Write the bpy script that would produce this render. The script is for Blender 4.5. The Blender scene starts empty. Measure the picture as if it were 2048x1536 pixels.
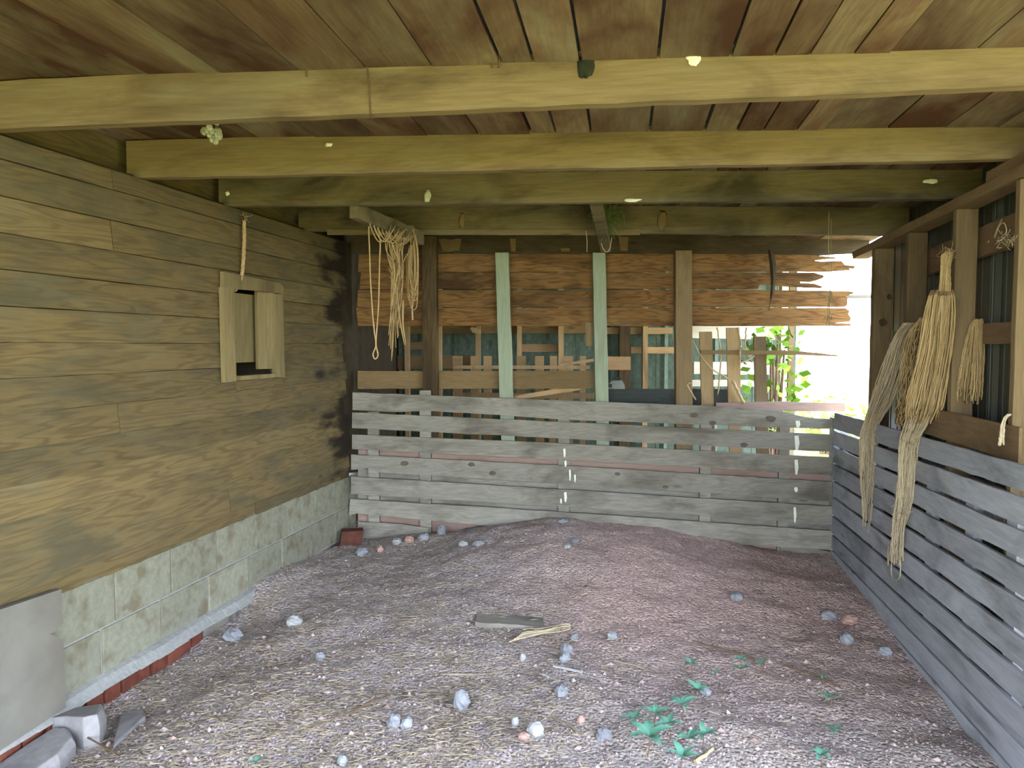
import bpy, bmesh, math, random
from mathutils import Vector, Matrix, noise

random.seed(11)
R = random.Random(5)
scn = bpy.context.scene
COL = scn.collection
F = 1500.0                      # focal length in pixels of the 2048x1536 frame
CX, CY = 1024.0, 768.0
YAW = math.radians(8.57); PITCH = math.radians(-2.98)
CAM = Vector((0, 0, 1.5))

# ------------------------------------------------------------------ camera, light, exposure
cam_d = bpy.data.cameras.new('camera'); cam = bpy.data.objects.new('camera', cam_d); COL.objects.link(cam)
cam_d.sensor_width = 36.0; cam_d.lens = 36.0 * F / 2048.0; cam_d.clip_start = 0.05; cam_d.clip_end = 300
cam.location = CAM; cam.rotation_euler = (math.pi/2 + PITCH, 0, YAW)
scn.camera = cam

world = bpy.data.worlds.new('sky'); scn.world = world; world.use_nodes = True
wn = world.node_tree.nodes; wl = world.node_tree.links
bg = wn['Background']; bg.inputs['Strength'].default_value = 3.0
tcw = wn.new('ShaderNodeTexCoord'); sepw = wn.new('ShaderNodeSeparateXYZ'); rmp = wn.new('ShaderNodeValToRGB')
wl.new(tcw.outputs['Generated'], sepw.inputs[0]); wl.new(sepw.outputs['Z'], rmp.inputs[0]); wl.new(rmp.outputs[0], bg.inputs['Color'])
rmp.color_ramp.elements[0].position = 0.0; rmp.color_ramp.elements[0].color = (0.78, 0.88, 1.0, 1)
rmp.color_ramp.elements[1].position = 0.7; rmp.color_ramp.elements[1].color = (0.55, 0.68, 1.0, 1)

sun_d = bpy.data.lights.new('sun', 'SUN'); sun = bpy.data.objects.new('sun', sun_d); COL.objects.link(sun)
sun_d.energy = 7.0; sun_d.angle = math.radians(0.6); sun_d.color = (1.0, 0.93, 0.80)
SUN_FROM = Vector((0.30, -0.12, 0.95)).normalized()
sun.rotation_euler = SUN_FROM.to_track_quat('Z', 'Y').to_euler()

vs = scn.view_settings
vs.view_transform = 'Standard'; vs.look = 'None'; vs.gamma = 1.0; vs.exposure = 2.45
vs.use_curve_mapping = False

# ------------------------------------------------------------------ geometry of the place
ROT = cam.rotation_euler.to_matrix()
def ray(px, py):
    return ROT @ Vector(((px-CX)/F, (CY-py)/F, -1.0))
def PD(px, py, d):
    return CAM + ray(px, py)*d
def hit(px, py, pl):
    r = ray(px, py); return CAM + r*((pl[0]-CAM).dot(pl[1])/r.dot(pl[1]))
def zpl(z): return (Vector((0,0,z)), Vector((0,0,1)))
def heading(vx):
    r = ray(vx, 690.0); r.z = 0; return r.normalized()
UP = Vector((0,0,1))
A = hit(700, 1075, zpl(0.0)); B = hit(1662, 1125, zpl(-0.15))
hL = heading(1345); hR = heading(1296)
nL = Vector((hL.y, -hL.x, 0)); nR = Vector((-hR.y, hR.x, 0))       # into the room
dB = (B-A); dB.z = 0; WB = dB.length; dB.normalize(); nB = Vector((dB.y, -dB.x, 0))
if nB.y > 0: nB = -nB
def LW(o=0.0): return (A - nL*o, nL)
def RW(o=0.0): return (B - nR*o, nR)
def BW(o=0.0): return (A - nB*o, nB)
def depth_of(p): return (p-CAM).dot(ROT @ Vector((0,0,-1)))
def smooth(a, b, x):
    t = max(0.0, min(1.0, (x-a)/(b-a))); return t*t*(3-2*t)
def xl(Y): return A.x + (Y-A.y)*hL.x/hL.y
def xr(Y): return B.x + (Y-B.y)*hR.x/hR.y
def zf0(X, Y):
    Yc = min(Y, 6.1)
    u = (X-xl(Yc))/(xr(Yc)-xl(Yc))
    z = -0.17*smooth(0.12, 0.95, u)
    z += 0.235*math.exp(-((u-0.47)/(0.215 if u < 0.47 else 0.47))**2)*math.exp(-((min(Y,A.y)-A.y)/1.05)**2)
    z += 0.06*math.exp(-((u-0.0)/0.05)**2)*math.exp(-((Y-4.45)/0.35)**2)
    z -= 0.075*(1-smooth(0.03, 0.16, u))*(1-smooth(3.7, 4.3, Y))
    return z
def zf(X, Y):
    v = Vector((X, Y, 0))
    return zf0(X, Y) + 0.030*(noise.noise(v*2.3)) + 0.012*noise.noise(v*7.0)
def hitf(px, py):
    p = hit(px, py, zpl(0.0))
    for _ in range(14): p = hit(px, py, zpl(zf(p.x, p.y)))
    return p

# ------------------------------------------------------------------ materials
def new_mat(name):
    m = bpy.data.materials.new(name); m.use_nodes = True
    nt = m.node_tree; b = nt.nodes['Principled BSDF']
    return m, nt, b
def coords(nt, scale=(1,1,1), seed=0.0):
    tc = nt.nodes.new('ShaderNodeTexCoord'); oi = nt.nodes.new('ShaderNodeObjectInfo'); ge = nt.nodes.new('ShaderNodeNewGeometry')
    ad = nt.nodes.new('ShaderNodeMath'); ad.operation = 'MULTIPLY_ADD'; ad.inputs[1].default_value = 0.37
    nt.links.new(ge.outputs['Random Per Island'], ad.inputs[0]); nt.links.new(oi.outputs['Random'], ad.inputs[2])
    sc = nt.nodes.new('ShaderNodeVectorMath'); sc.operation = 'SCALE'; sc.inputs[0].default_value = (91.0, 57.0, 73.0)
    nt.links.new(ad.outputs[0], sc.inputs['Scale'])
    va = nt.nodes.new('ShaderNodeVectorMath'); va.operation = 'ADD'
    nt.links.new(tc.outputs['Object'], va.inputs[0]); nt.links.new(sc.outputs[0], va.inputs[1])
    mp = nt.nodes.new('ShaderNodeMapping'); mp.inputs['Scale'].default_value = scale; mp.inputs['Location'].default_value = (seed, seed*1.7, seed*0.3)
    nt.links.new(va.outputs[0], mp.inputs[0])
    return mp, va, ge, oi
def noise_n(nt, vec, scale, detail=4, rough=0.55, dist=0.0):
    n = nt.nodes.new('ShaderNodeTexNoise'); n.inputs['Scale'].default_value = scale; n.inputs['Detail'].default_value = detail
    n.inputs['Roughness'].default_value = rough; n.inputs['Distortion'].default_value = dist
    nt.links.new(vec.outputs[0], n.inputs['Vector']); return n
def ramp(nt, src, stops):
    r = nt.nodes.new('ShaderNodeValToRGB'); e = r.color_ramp.elements
    while len(e) < len(stops): e.new(0.5)
    for i, (p, c) in enumerate(stops):
        e[i].position = p; e[i].color = (c, c, c, 1) if not hasattr(c, '__len__') else (*c, 1)
    nt.links.new(src, r.inputs[0]); return r
def mix(nt, fac, a, b, mode='MIX'):
    m = nt.nodes.new('ShaderNodeMix'); m.data_type = 'RGBA'; m.blend_type = mode
    for sock, v in ((m.inputs[0], fac), (m.inputs[6], a), (m.inputs[7], b)):
        if hasattr(v, 'is_output') or hasattr(v, 'links'): nt.links.new(v, sock)
        elif isinstance(v, (int, float)): sock.default_value = v
        else: sock.default_value = (*v, 1)
    return m.outputs[2]
def bump(nt, b, h, strength=0.3, dist=0.01):
    bp = nt.nodes.new('ShaderNodeBump'); bp.inputs['Strength'].default_value = strength; bp.inputs['Distance'].default_value = dist
    nt.links.new(h, bp.inputs['Height']); nt.links.new(bp.outputs[0], b.inputs['Normal'])

def wood(name, light, dark, stain, axis='X', stain_amt=0.5, grain=0.5, cath=0.5, vary=0.25, pale=None, pale_amt=0.0, stain_scale=1.6, rough=0.85, bump_s=0.35, rot=False):
    """weathered timber: fine streaks, cathedral figure, blotchy stains, each board a little different"""
    m, nt, b = new_mat(name)
    st = {'X': (0.07, 1, 1), 'Y': (1, 0.07, 1), 'Z': (1, 1, 0.07)}[axis]
    st2 = {'X': (0.35, 1, 1), 'Y': (1, 0.35, 1), 'Z': (1, 1, 0.35)}[axis]
    mp, va, ge, oi = coords(nt, st)
    fine = noise_n(nt, mp, 75, 6, 0.65)
    low = noise_n(nt, mp, 9, 3, 0.5)
    # figure: rings of the low, stretched field
    ml = nt.nodes.new('ShaderNodeMath'); ml.operation = 'MULTIPLY'; ml.inputs[1].default_value = 75.0
    nt.links.new(low.outputs[0], ml.inputs[0])
    sn = nt.nodes.new('ShaderNodeMath'); sn.operation = 'SINE'; nt.links.new(ml.outputs[0], sn.inputs[0])
    fig = ramp(nt, sn.outputs[0], [(0.0, 0.0), (1.0, 1.0)])
    fr = ramp(nt, fine.outputs[0], [(0.38, 0.0), (0.62, 1.0)])
    c0 = mix(nt, fr.outputs[0], dark, light)
    c1 = mix(nt, grain, light, c0)
    cm = nt.nodes.new('ShaderNodeMath'); cm.operation = 'MULTIPLY'; cm.inputs[1].default_value = cath
    nt.links.new(fig.outputs[0], cm.inputs[0])
    c2 = mix(nt, cm.outputs[0], c1, dark)
    m2 = nt.nodes.new('ShaderNodeMapping'); m2.inputs['Scale'].default_value = st2; nt.links.new(va.outputs[0], m2.inputs[0])
    s1 = noise_n(nt, m2, stain_scale*2.2, 5, 0.6, 0.6)
    sr = ramp(nt, s1.outputs[0], [(0.62-0.26*stain_amt, 0.0), (0.80-0.22*stain_amt, 1.0)])
    sa = nt.nodes.new('ShaderNodeMath'); sa.operation = 'MULTIPLY'; sa.inputs[1].default_value = min(1.0, 0.55+0.4*stain_amt); nt.links.new(sr.outputs[0], sa.inputs[0])
    c3 = mix(nt, sa.outputs[0], c2, stain)
    if pale:
        s2 = noise_n(nt, m2, stain_scale*3.1+1, 4, 0.6, 0.3)
        pr = ramp(nt, s2.outputs[0], [(0.52, 0.0), (0.72, pale_amt)])
        c3 = mix(nt, pr.outputs[0], c3, pale)
    # board-to-board value
    vr = nt.nodes.new('ShaderNodeMath'); vr.operation = 'MULTIPLY_ADD'; vr.inputs[1].default_value = 2*vary; vr.inputs[2].default_value = 1.0-vary
    ad = nt.nodes.new('ShaderNodeMath'); ad.operation = 'ADD'; nt.links.new(ge.outputs['Random Per Island'], ad.inputs[0]); nt.links.new(oi.outputs['Random'], ad.inputs[1])
    fc = nt.nodes.new('ShaderNodeMath'); fc.operation = 'FRACT'; nt.links.new(ad.outputs[0], fc.inputs[0]); nt.links.new(fc.outputs[0], vr.inputs[0])
    hs = nt.nodes.new('ShaderNodeHueSaturation'); nt.links.new(vr.outputs[0], hs.inputs['Value']); nt.links.new(c3, hs.inputs['Color'])
    # knots and nail marks
    vo = nt.nodes.new('ShaderNodeTexVoronoi'); vo.inputs['Scale'].default_value = 4.5; nt.links.new(m2.outputs[0], vo.inputs['Vector'])
    kn = ramp(nt, vo.outputs['Distance'], [(0.035, 1.0), (0.085, 0.0)])
    km = nt.nodes.new('ShaderNodeMath'); km.operation = 'MULTIPLY'; km.inputs[1].default_value = 0.6; nt.links.new(kn.outputs[0], km.inputs[0])
    c4 = mix(nt, km.outputs[0], hs.outputs[0], tuple(x*0.45 for x in dark))
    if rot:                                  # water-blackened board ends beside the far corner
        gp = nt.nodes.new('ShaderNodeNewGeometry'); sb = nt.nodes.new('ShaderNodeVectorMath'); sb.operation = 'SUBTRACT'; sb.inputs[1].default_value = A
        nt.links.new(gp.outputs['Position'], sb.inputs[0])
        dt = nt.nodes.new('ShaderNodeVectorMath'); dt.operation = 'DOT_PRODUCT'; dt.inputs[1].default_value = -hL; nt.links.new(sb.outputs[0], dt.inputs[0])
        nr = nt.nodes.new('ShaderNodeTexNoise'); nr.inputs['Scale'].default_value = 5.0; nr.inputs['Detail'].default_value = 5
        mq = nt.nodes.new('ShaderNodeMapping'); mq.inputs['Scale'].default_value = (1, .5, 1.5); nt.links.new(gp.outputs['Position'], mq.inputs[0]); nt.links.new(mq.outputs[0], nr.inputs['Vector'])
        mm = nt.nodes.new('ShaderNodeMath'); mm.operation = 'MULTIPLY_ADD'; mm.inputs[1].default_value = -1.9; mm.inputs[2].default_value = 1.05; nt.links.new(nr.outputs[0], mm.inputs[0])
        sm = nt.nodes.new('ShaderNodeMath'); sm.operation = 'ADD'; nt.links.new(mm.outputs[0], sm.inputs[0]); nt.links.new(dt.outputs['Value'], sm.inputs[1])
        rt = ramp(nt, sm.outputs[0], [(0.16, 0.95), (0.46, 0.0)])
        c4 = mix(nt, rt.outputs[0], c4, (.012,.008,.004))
    nt.links.new(c4, b.inputs['Base Color'])
    b.inputs['Roughness'].default_value = rough; b.inputs['Specular IOR Level'].default_value = 0.25
    hh = nt.nodes.new('ShaderNodeMath'); hh.operation = 'ADD'; nt.links.new(fine.outputs[0], hh.inputs[0]); nt.links.new(s1.outputs[0], hh.inputs[1])
    bump(nt, b, hh.outputs[0], bump_s, 0.006)
    return m

def mottled(name, c1, c2, c3=None, scale=8, vary=0.2, rough=0.9, bump_s=0.4, bd=0.01, spec=0.2, metal=0.0, trans=0.0):
    m, nt, b = new_mat(name)
    mp, va, ge, oi = coords(nt)
    n1 = noise_n(nt, mp, scale, 6, 0.6, 0.2); n2 = noise_n(nt, mp, scale*0.3, 3, 0.5)
    r1 = ramp(nt, n1.outputs[0], [(0.35, 0.0), (0.65, 1.0)])
    c = mix(nt, r1.outputs[0], c1, c2)
    if c3:
        r2 = ramp(nt, n2.outputs[0], [(0.5, 0.0), (0.68, 0.9)]); c = mix(nt, r2.outputs[0], c, c3)
    vr = nt.nodes.new('ShaderNodeMath'); vr.operation = 'MULTIPLY_ADD'; vr.inputs[1].default_value = 2*vary; vr.inputs[2].default_value = 1.0-vary
    nt.links.new(ge.outputs['Random Per Island'], vr.inputs[0])
    hs = nt.nodes.new('ShaderNodeHueSaturation'); nt.links.new(vr.outputs[0], hs.inputs['Value']); nt.links.new(c, hs.inputs['Color'])
    nt.links.new(hs.outputs[0], b.inputs['Base Color'])
    b.inputs['Roughness'].default_value = rough; b.inputs['Specular IOR Level'].default_value = spec; b.inputs['Metallic'].default_value = metal
    if trans: b.inputs['Transmission Weight'].default_value = trans
    if bump_s: bump(nt, b, n1.outputs[0], bump_s, bd)
    return m

M = {}
M['joist'] = wood('golden_joist_wood', (0.185, 0.132, 0.063), (0.107, 0.072, 0.030), (0.037, 0.019, 0.007), 'X', .50, .35, .25, .10, (0.185, 0.167, 0.099), .45, 1.6)
M['joist_moss'] = wood('mossy_joist_wood', (0.149, 0.112, 0.055), (0.075, 0.055, 0.027), (0.020, 0.016, 0.008), 'X', .7, .35, .25, .10, (0.144, 0.133, 0.078), .5, 1.7)
M['ceiling'] = wood('ceiling_board_wood', (0.184, 0.133, 0.074), (0.087, 0.059, 0.031), (0.051, 0.016, 0.006), 'Y', 1.0, .35, .3, .30, (0.175, 0.170, 0.110), .4, 1.2)
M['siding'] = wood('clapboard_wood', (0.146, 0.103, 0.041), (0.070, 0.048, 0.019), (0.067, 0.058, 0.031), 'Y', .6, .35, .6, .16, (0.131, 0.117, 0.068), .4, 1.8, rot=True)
M['siding_dark'] = mottled('soot_stain', (.02,.012,.006), (.05,.03,.015), None, 14, .3)
M['grey'] = wood('grey_fence_wood', (.26,.238,.19), (.135,.12,.092), (.085,.071,.053), 'X', .55, .4, .35, .14, (.275,.262,.215), .45, 2.2)
M['grey_y'] = wood('blue_grey_fence_wood', (0.365, 0.371, 0.385), (0.209, 0.216, 0.227), (0.121, 0.121, 0.124), 'Y', .5, .4, .2, .10, (0.405, 0.452, 0.452), .5, 2.0)
M['palepost'] = wood('pale_green_grey_post_wood', (.29,.325,.225), (.20,.225,.155), (.15,.155,.095), 'Z', .3, .45, .25, .05)
M['hatch'] = wood('olive_frame_wood', (.215,.165,.075), (.13,.095,.042), (.08,.055,.025), 'Z', .4, .4, .3, .12)
M['darkpost'] = wood('dark_brown_post_wood', (.095,.062,.027), (.045,.027,.012), (.025,.015,.007), 'Z', .6, .4, .6, .1)
M['post'] = wood('brown_post_wood', (0.202, 0.139, 0.071), (0.131, 0.089, 0.044), (0.077, 0.048, 0.021), 'Z', .5, .5, .2, .14)
M['plank'] = wood('red_brown_plank_wood', (.23,.12,.038), (.075,.032,.011), (.036,.018,.007), 'X', .6, .35, .62, .22, (.25,.165,.075), .35, 1.8)
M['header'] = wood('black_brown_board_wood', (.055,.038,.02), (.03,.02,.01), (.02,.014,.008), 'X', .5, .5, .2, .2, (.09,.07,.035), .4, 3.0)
M['rail'] = wood('brown_rail_wood', (0.186, 0.124, 0.056), (0.124, 0.077, 0.034), (0.062, 0.037, 0.015), 'X', .4, .5, .2, .15)
M['stud'] = wood('tan_stud_wood', (0.368, 0.256, 0.128), (0.264, 0.168, 0.080), (0.160, 0.088, 0.036), 'Z', .4, .4, .2, .2)
M['girt'] = wood('tan_girt_wood', (0.352, 0.232, 0.112), (0.256, 0.160, 0.072), (0.160, 0.088, 0.036), 'X', .4, .4, .2, .2)
M['pale'] = wood('pale_board_wood', (.66,.60,.48), (.5,.44,.33), (.4,.3,.2), 'X', .3, .3, .1, .1)
M['red'] = wood('reddish_board_wood', (.27,.185,.145), (.19,.12,.095), (.13,.08,.06), 'X', .4, .4, .2, .1)
M['black'] = wood('black_plank_wood', (.05,.055,.05), (.025,.028,.025), (.015,.015,.015), 'X', .4, .4, .2, .2)
M['plate'] = wood('brown_plate_wood', (0.208, 0.136, 0.068), (0.128, 0.080, 0.040), (0.072, 0.044, 0.020), 'Y', .5, .4, .2, .12)
M['girty'] = wood('brown_girt_wood', (0.192, 0.120, 0.064), (0.120, 0.072, 0.040), (0.064, 0.040, 0.020), 'Y', .5, .4, .2, .12)
M['cmu'] = mottled('concrete_block', (.185,.178,.125), (.235,.228,.165), (.145,.122,.075), 34, .12, .95, .8, .004)
M['mortar'] = mottled('mortar', (0.241, 0.236, 0.210), (0.304, 0.299, 0.273), None, 40, .05, .95, .8, .006)
M['brick'] = mottled('red_brick', (0.120, 0.033, 0.019), (0.162, 0.051, 0.030), (0.084, 0.030, 0.021), 26, .25, .9, .5)
M['panel'] = mottled('grey_plywood', (0.134, 0.123, 0.101), (0.174, 0.161, 0.131), (0.114, 0.096, 0.071), 5, .05, .9, .2)
M['metal'] = mottled('galvanized_metal', (0.061, 0.090, 0.061), (0.094, 0.133, 0.090), (0.043, 0.061, 0.043), 22, .1, .6, .1, .004, .3, .1)
M['metal_dark'] = mottled('dark_siding_metal', (.055,.062,.05), (.08,.085,.068), (.09,.065,.04), 9, .1, .38, .05, .004, .5, .3)
M['roof'] = mottled('roof_tin', (.25,.25,.25), (.35,.35,.35), None, 5, .1, .6, .1)
M['rope'] = mottled('sisal_twine', (0.328, 0.218, 0.098), (0.421, 0.296, 0.148), None, 30, .25, .9, .2)
M['rope_pale'] = mottled('grey_sisal_twine', (0.384, 0.304, 0.192), (0.464, 0.376, 0.248), None, 30, .25, .9, .2)
M['leaf'] = mottled('teal_green_leaf', (.085,.215,.14), (.125,.30,.20), None, 20, .3, .5, .2, .003, .4)
M['leaf_bright'] = mottled('bright_leaf', (.16,.34,.03), (.26,.46,.05), None, 6, .3, .6, .1)
M['stem'] = mottled('brown_stem', (.10,.06,.035), (.17,.11,.06), None, 30, .2)
M['vine'] = mottled('dry_vine', (.34,.25,.14), (.45,.35,.2), None, 30, .2)
M['rock_grey'] = mottled('grey_stone', (0.196, 0.200, 0.204), (0.264, 0.268, 0.272), (0.162, 0.157, 0.162), 18, .15, .9, .5, .006)
M['rock_pink'] = mottled('pink_stone', (0.340, 0.200, 0.153), (0.408, 0.255, 0.204), (0.281, 0.178, 0.145), 18, .15, .9, .5, .006)
M['rock_white'] = mottled('whitish_stone', (0.272, 0.269, 0.252), (0.340, 0.333, 0.313), None, 18, .1, .9, .5, .006)
M['concrete'] = mottled('broken_concrete', (0.225, 0.209, 0.197), (0.285, 0.267, 0.251), (0.184, 0.171, 0.163), 22, .05, .95, .6, .006)
M['straw'] = mottled('straw', (0.225, 0.176, 0.104), (0.324, 0.270, 0.180), (0.153, 0.113, 0.063), 3, .4, .9, 0)
M['gravel'] = mottled('gravel', (0.352, 0.238, 0.194), (0.440, 0.352, 0.317), (0.264, 0.242, 0.238), 3, .35, .95, 0)
M['rust'] = mottled('rusty_brick', (.075,.028,.018), (.11,.04,.025), None, 20, .1, .9, .4)
M['nest'] = mottled('mud_nest', (.34,.34,.24), (.50,.50,.38), None, 40, .1, .95, 1.0, .01)
M['white'] = mottled('white_smear', (.62,.62,.48), (.72,.72,.58), None, 30, .05, .9, .4)
M['moss'] = mottled('dry_moss', (0.060, 0.076, 0.022), (0.119, 0.128, 0.043), None, 25, .3, .95, .2)
M['case'] = mottled('grey_case', (0.150, 0.160, 0.140), (0.200, 0.210, 0.190), None, 20, .05, .7, .1)
M['steel'] = mottled('rusty_steel', (.10,.055,.03), (.16,.09,.05), None, 40, .1, .6, .2, .003, .4, .6)
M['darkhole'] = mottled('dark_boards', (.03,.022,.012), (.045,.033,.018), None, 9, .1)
M['grass'] = mottled('sunlit_grass', (.14,.145,.030), (.18,.185,.04), (.22,.19,.06), 1.5, .1, .95, 0)

def dirt_material():
    m, nt, b = new_mat('barn_dirt')
    tc = nt.nodes.new('ShaderNodeTexCoord'); mp = nt.nodes.new('ShaderNodeMapping'); nt.links.new(tc.outputs['Object'], mp.inputs[0])
    # red clay is heaped towards the back fence, grey litter covers the soil nearer the block wall and the doorway
    sp = nt.nodes.new('ShaderNodeSeparateXYZ'); nt.links.new(tc.outputs['Object'], sp.inputs[0])
    wob = noise_n(nt, mp, 1.3, 5, 0.6, 0.4)
    def mth(op, a, b_=None, c=None):
        n = nt.nodes.new('ShaderNodeMath'); n.operation = op
        for i, v in enumerate((a, b_, c)):
            if v is None: continue
            if isinstance(v, (int, float)): n.inputs[i].default_value = v
            else: nt.links.new(v, n.inputs[i])
        return n.outputs[0]
    # distance-like field from the clay heap
    dx = mth('ADD', sp.outputs['X'], -0.55); dy = mth('ADD', sp.outputs['Y'], -5.0)
    dx = mth('MULTIPLY', dx, 0.62); dy = mth('MULTIPLY', dy, 0.52)
    rr = mth('SQRT', mth('ADD', mth('MULTIPLY', dx, dx), mth('MULTIPLY', dy, dy)))
    rr = mth('ADD', rr, mth('MULTIPLY_ADD', wob.outputs[0], 0.9, -0.45))
    red = ramp(nt, rr, [(0.35, 1.0), (1.0, 0.18)])
    n1 = noise_n(nt, mp, 26, 6, 0.7); n2 = noise_n(nt, mp, 90, 4, 0.7); n3 = noise_n(nt, mp, 5, 4, 0.6)
    clay = mix(nt, n1.outputs[0], (.50,.335,.28), (.70,.51,.45))
    grey = mix(nt, n1.outputs[0], (.30,.262,.24), (.52,.465,.43))
    gs = mix(nt, ramp(nt, n3.outputs[0], [(0.45, 0.0), (0.7, 0.7)]).outputs[0], grey, (.44,.375,.275))
    c = mix(nt, red.outputs[0], gs, clay)
    sp2 = ramp(nt, n2.outputs[0], [(0.62, 0.0), (0.75, 0.5)]); c = mix(nt, sp2.outputs[0], c, (.66,.58,.53))
    sp3 = ramp(nt, n2.outputs[0], [(0.27, 0.6), (0.38, 0.0)]); c = mix(nt, sp3.outputs[0], c, (.11,.085,.075))
    vo = nt.nodes.new('ShaderNodeTexVoronoi'); vo.inputs['Scale'].default_value = 62.0; nt.links.new(mp.outputs[0], vo.inputs['Vector'])
    vc = nt.nodes.new('ShaderNodeSeparateColor'); nt.links.new(vo.outputs['Color'], vc.inputs[0])
    vv = mth('MULTIPLY_ADD', vc.outputs[0], 0.5, 0.75)
    hv = nt.nodes.new('ShaderNodeHueSaturation'); nt.links.new(vv, hv.inputs['Value']); nt.links.new(c, hv.inputs['Color']); c = hv.outputs[0]
    nt.links.new(c, b.inputs['Base Color']); b.inputs['Roughness'].default_value = 0.97; b.inputs['Specular IOR Level'].default_value = 0.1
    h = mth('ADD', mth('ADD', mth('MULTIPLY', n1.outputs[0], 1.0), mth('MULTIPLY', n2.outputs[0], 0.6)), mth('MULTIPLY', vo.outputs['Distance'], -0.9))
    bump(nt, b, h, 0.9, 0.03)
    return m
M['tar'] = mottled('tar', (.012,.014,.008), (.025,.028,.014), None, 30, .1)
M['knot'] = mottled('wood_knot', (.075,.06,.045), (.11,.09,.068), None, 40, .3)
M['dirt'] = dirt_material()

# ------------------------------------------------------------------ mesh helpers
class MB:
    def __init__(s): s.v = []; s.f = []
    def add(s, vs, fs):
        k = len(s.v); s.v += [Vector(v) for v in vs]; s.f += [tuple(i+k for i in f) for f in fs]; return s
    def hexa(s, a, b):            # a: 4 corner ring, b: opposite ring
        return s.add(list(a)+list(b), [(0,1,2,3), (7,6,5,4), (0,4,5,1), (1,5,6,2), (2,6,7,3), (3,7,4,0)])
    def box(s, c, ax, ay, az):    # centre and half-axis vectors
        c = Vector(c); r = [(-1,-1), (1,-1), (1,1), (-1,1)]
        return s.hexa([c+ax*i+ay*j-az for i, j in r], [c+ax*i+ay*j+az for i, j in r])
    def prism(s, front, off):
        n = len(front); fr = [Vector(p) for p in front]; bk = [p+off for p in fr]
        fs = [tuple(range(n)), tuple(range(2*n-1, n-1, -1))]
        fs += [(i, i+n, (i+1) % n+n, (i+1) % n) for i in range(n)]
        return s.add(fr+bk, fs)
    def board(s, TL, TR, BR, BL, off, seg=14, jit=0.003, rnd=None, tail=None):
        rnd = rnd or R
        top = []; bot = []
        for i in range(seg+1):
            t = i/seg; a = TL.lerp(TR, t); b = BL.lerp(BR, t); u = (a-b).normalized()
            e = ((TR-TL).normalized())*(rnd.uniform(-1,1)*jit*1.5 if i in (0, seg) else 0)
            top.append(a+u*rnd.uniform(-1,1)*jit+e); bot.append(b+u*rnd.uniform(-1,1)*jit+e)
        k = len(s.v); n = seg+1
        s.v += top+bot+[p+off for p in top]+[p+off for p in bot]
        for i in range(seg):
            s.f += [(k+i, k+i+1, k+n+i+1, k+n+i), (k+3*n+i, k+3*n+i+1, k+2*n+i+1, k+2*n+i),
                    (k+2*n+i, k+2*n+i+1, k+i+1, k+i), (k+n+i, k+n+i+1, k+3*n+i+1, k+3*n+i)]
        s.f += [(k, k+n, k+3*n, k+2*n), (k+n-1, k+3*n-1, k+4*n-1, k+2*n-1)]
        return s
    def tube(s, pts, r, sides=6, cap=True):
        pts = [Vector(p) for p in pts]; n = len(pts); rs = r if hasattr(r, '__len__') else [r]*n
        k = len(s.v); up = Vector((0.31, 0.55, 0.77)).normalized()
        for i, p in enumerate(pts):
            t = (pts[min(i+1, n-1)]-pts[max(i-1, 0)]).normalized()
            a = t.cross(up)
            if a.length < 1e-3: a = t.cross(Vector((1,0,0)))
            a.normalize(); b = t.cross(a)
            for j in range(sides):
                g = 2*math.pi*j/sides; s.v.append(p+(a*math.cos(g)+b*math.sin(g))*rs[i])
        for i in range(n-1):
            for j in range(sides):
                j2 = (j+1) % sides
                s.f.append((k+i*sides+j, k+i*sides+j2, k+(i+1)*sides+j2, k+(i+1)*sides+j))
        if cap:
            s.f.append(tuple(k+j for j in range(sides))[::-1]); s.f.append(tuple(k+(n-1)*sides+j for j in range(sides)))
        return s
    def blob(s, c, rx, ry, rz, seed=0, amp=0.25, nu=10, nv=7, rot=0.0, facet=1.0):
        c = Vector(c); rm = Matrix.Rotation(rot, 3, 'Z'); k = len(s.v); sd = Vector((seed*3.17, seed*1.31, seed*2.1))
        def P(d):
            q = d*(1.0+amp*noise.noise(d*1.3*facet+sd)+amp*0.4*noise.noise(d*3.7+sd))
            return c + rm @ Vector((q.x*rx, q.y*ry, q.z*rz))
        s.v.append(P(Vector((0,0,1))))
        for i in range(1, nv):
            th = math.pi*i/nv
            for j in range(nu):
                ph = 2*math.pi*j/nu; s.v.append(P(Vector((math.sin(th)*math.cos(ph), math.sin(th)*math.sin(ph), math.cos(th)))))
        s.v.append(P(Vector((0,0,-1)))); e = len(s.v)-1
        for j in range(nu):
            j2 = (j+1) % nu
            s.f.append((k, k+1+j, k+1+j2)); s.f.append((e, e-nu+j2, e-nu+j))
            for i in range(nv-2):
                q = k+1+i*nu; s.f.append((q+j, q+nu+j, q+nu+j2, q+j2))
        return s
    def build(s, name, mat, parent=None, smooth=False, bevel=0.0):
        vs_ = s.v; lo = Vector((min(v.x for v in vs_), min(v.y for v in vs_), min(v.z for v in vs_))); hi = Vector((max(v.x for v in vs_), max(v.y for v in vs_), max(v.z for v in vs_)))
        o0 = Vector(((lo.x+hi.x)/2, (lo.y+hi.y)/2, lo.z))
        me = bpy.data.meshes.new(name); me.from_pydata([v-o0 for v in vs_], [], s.f); me.update()
        bm = bmesh.new(); bm.from_mesh(me); bmesh.ops.recalc_face_normals(bm, faces=bm.faces); bm.to_mesh(me); bm.free()
        me.materials.append(mat if not isinstance(mat, str) else M[mat])
        if smooth:
            for p in me.polygons: p.use_smooth = True
        ob = bpy.data.objects.new(name, me); COL.objects.link(ob)
        if parent is not None:
            ob.parent = parent; ob.location = o0-abs_loc(parent)
        else: ob.location = o0
        if bevel:
            bv = ob.modifiers.new('edge', 'BEVEL'); bv.width = bevel; bv.segments = 2; bv.limit_method = 'ANGLE'
        return ob
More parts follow.
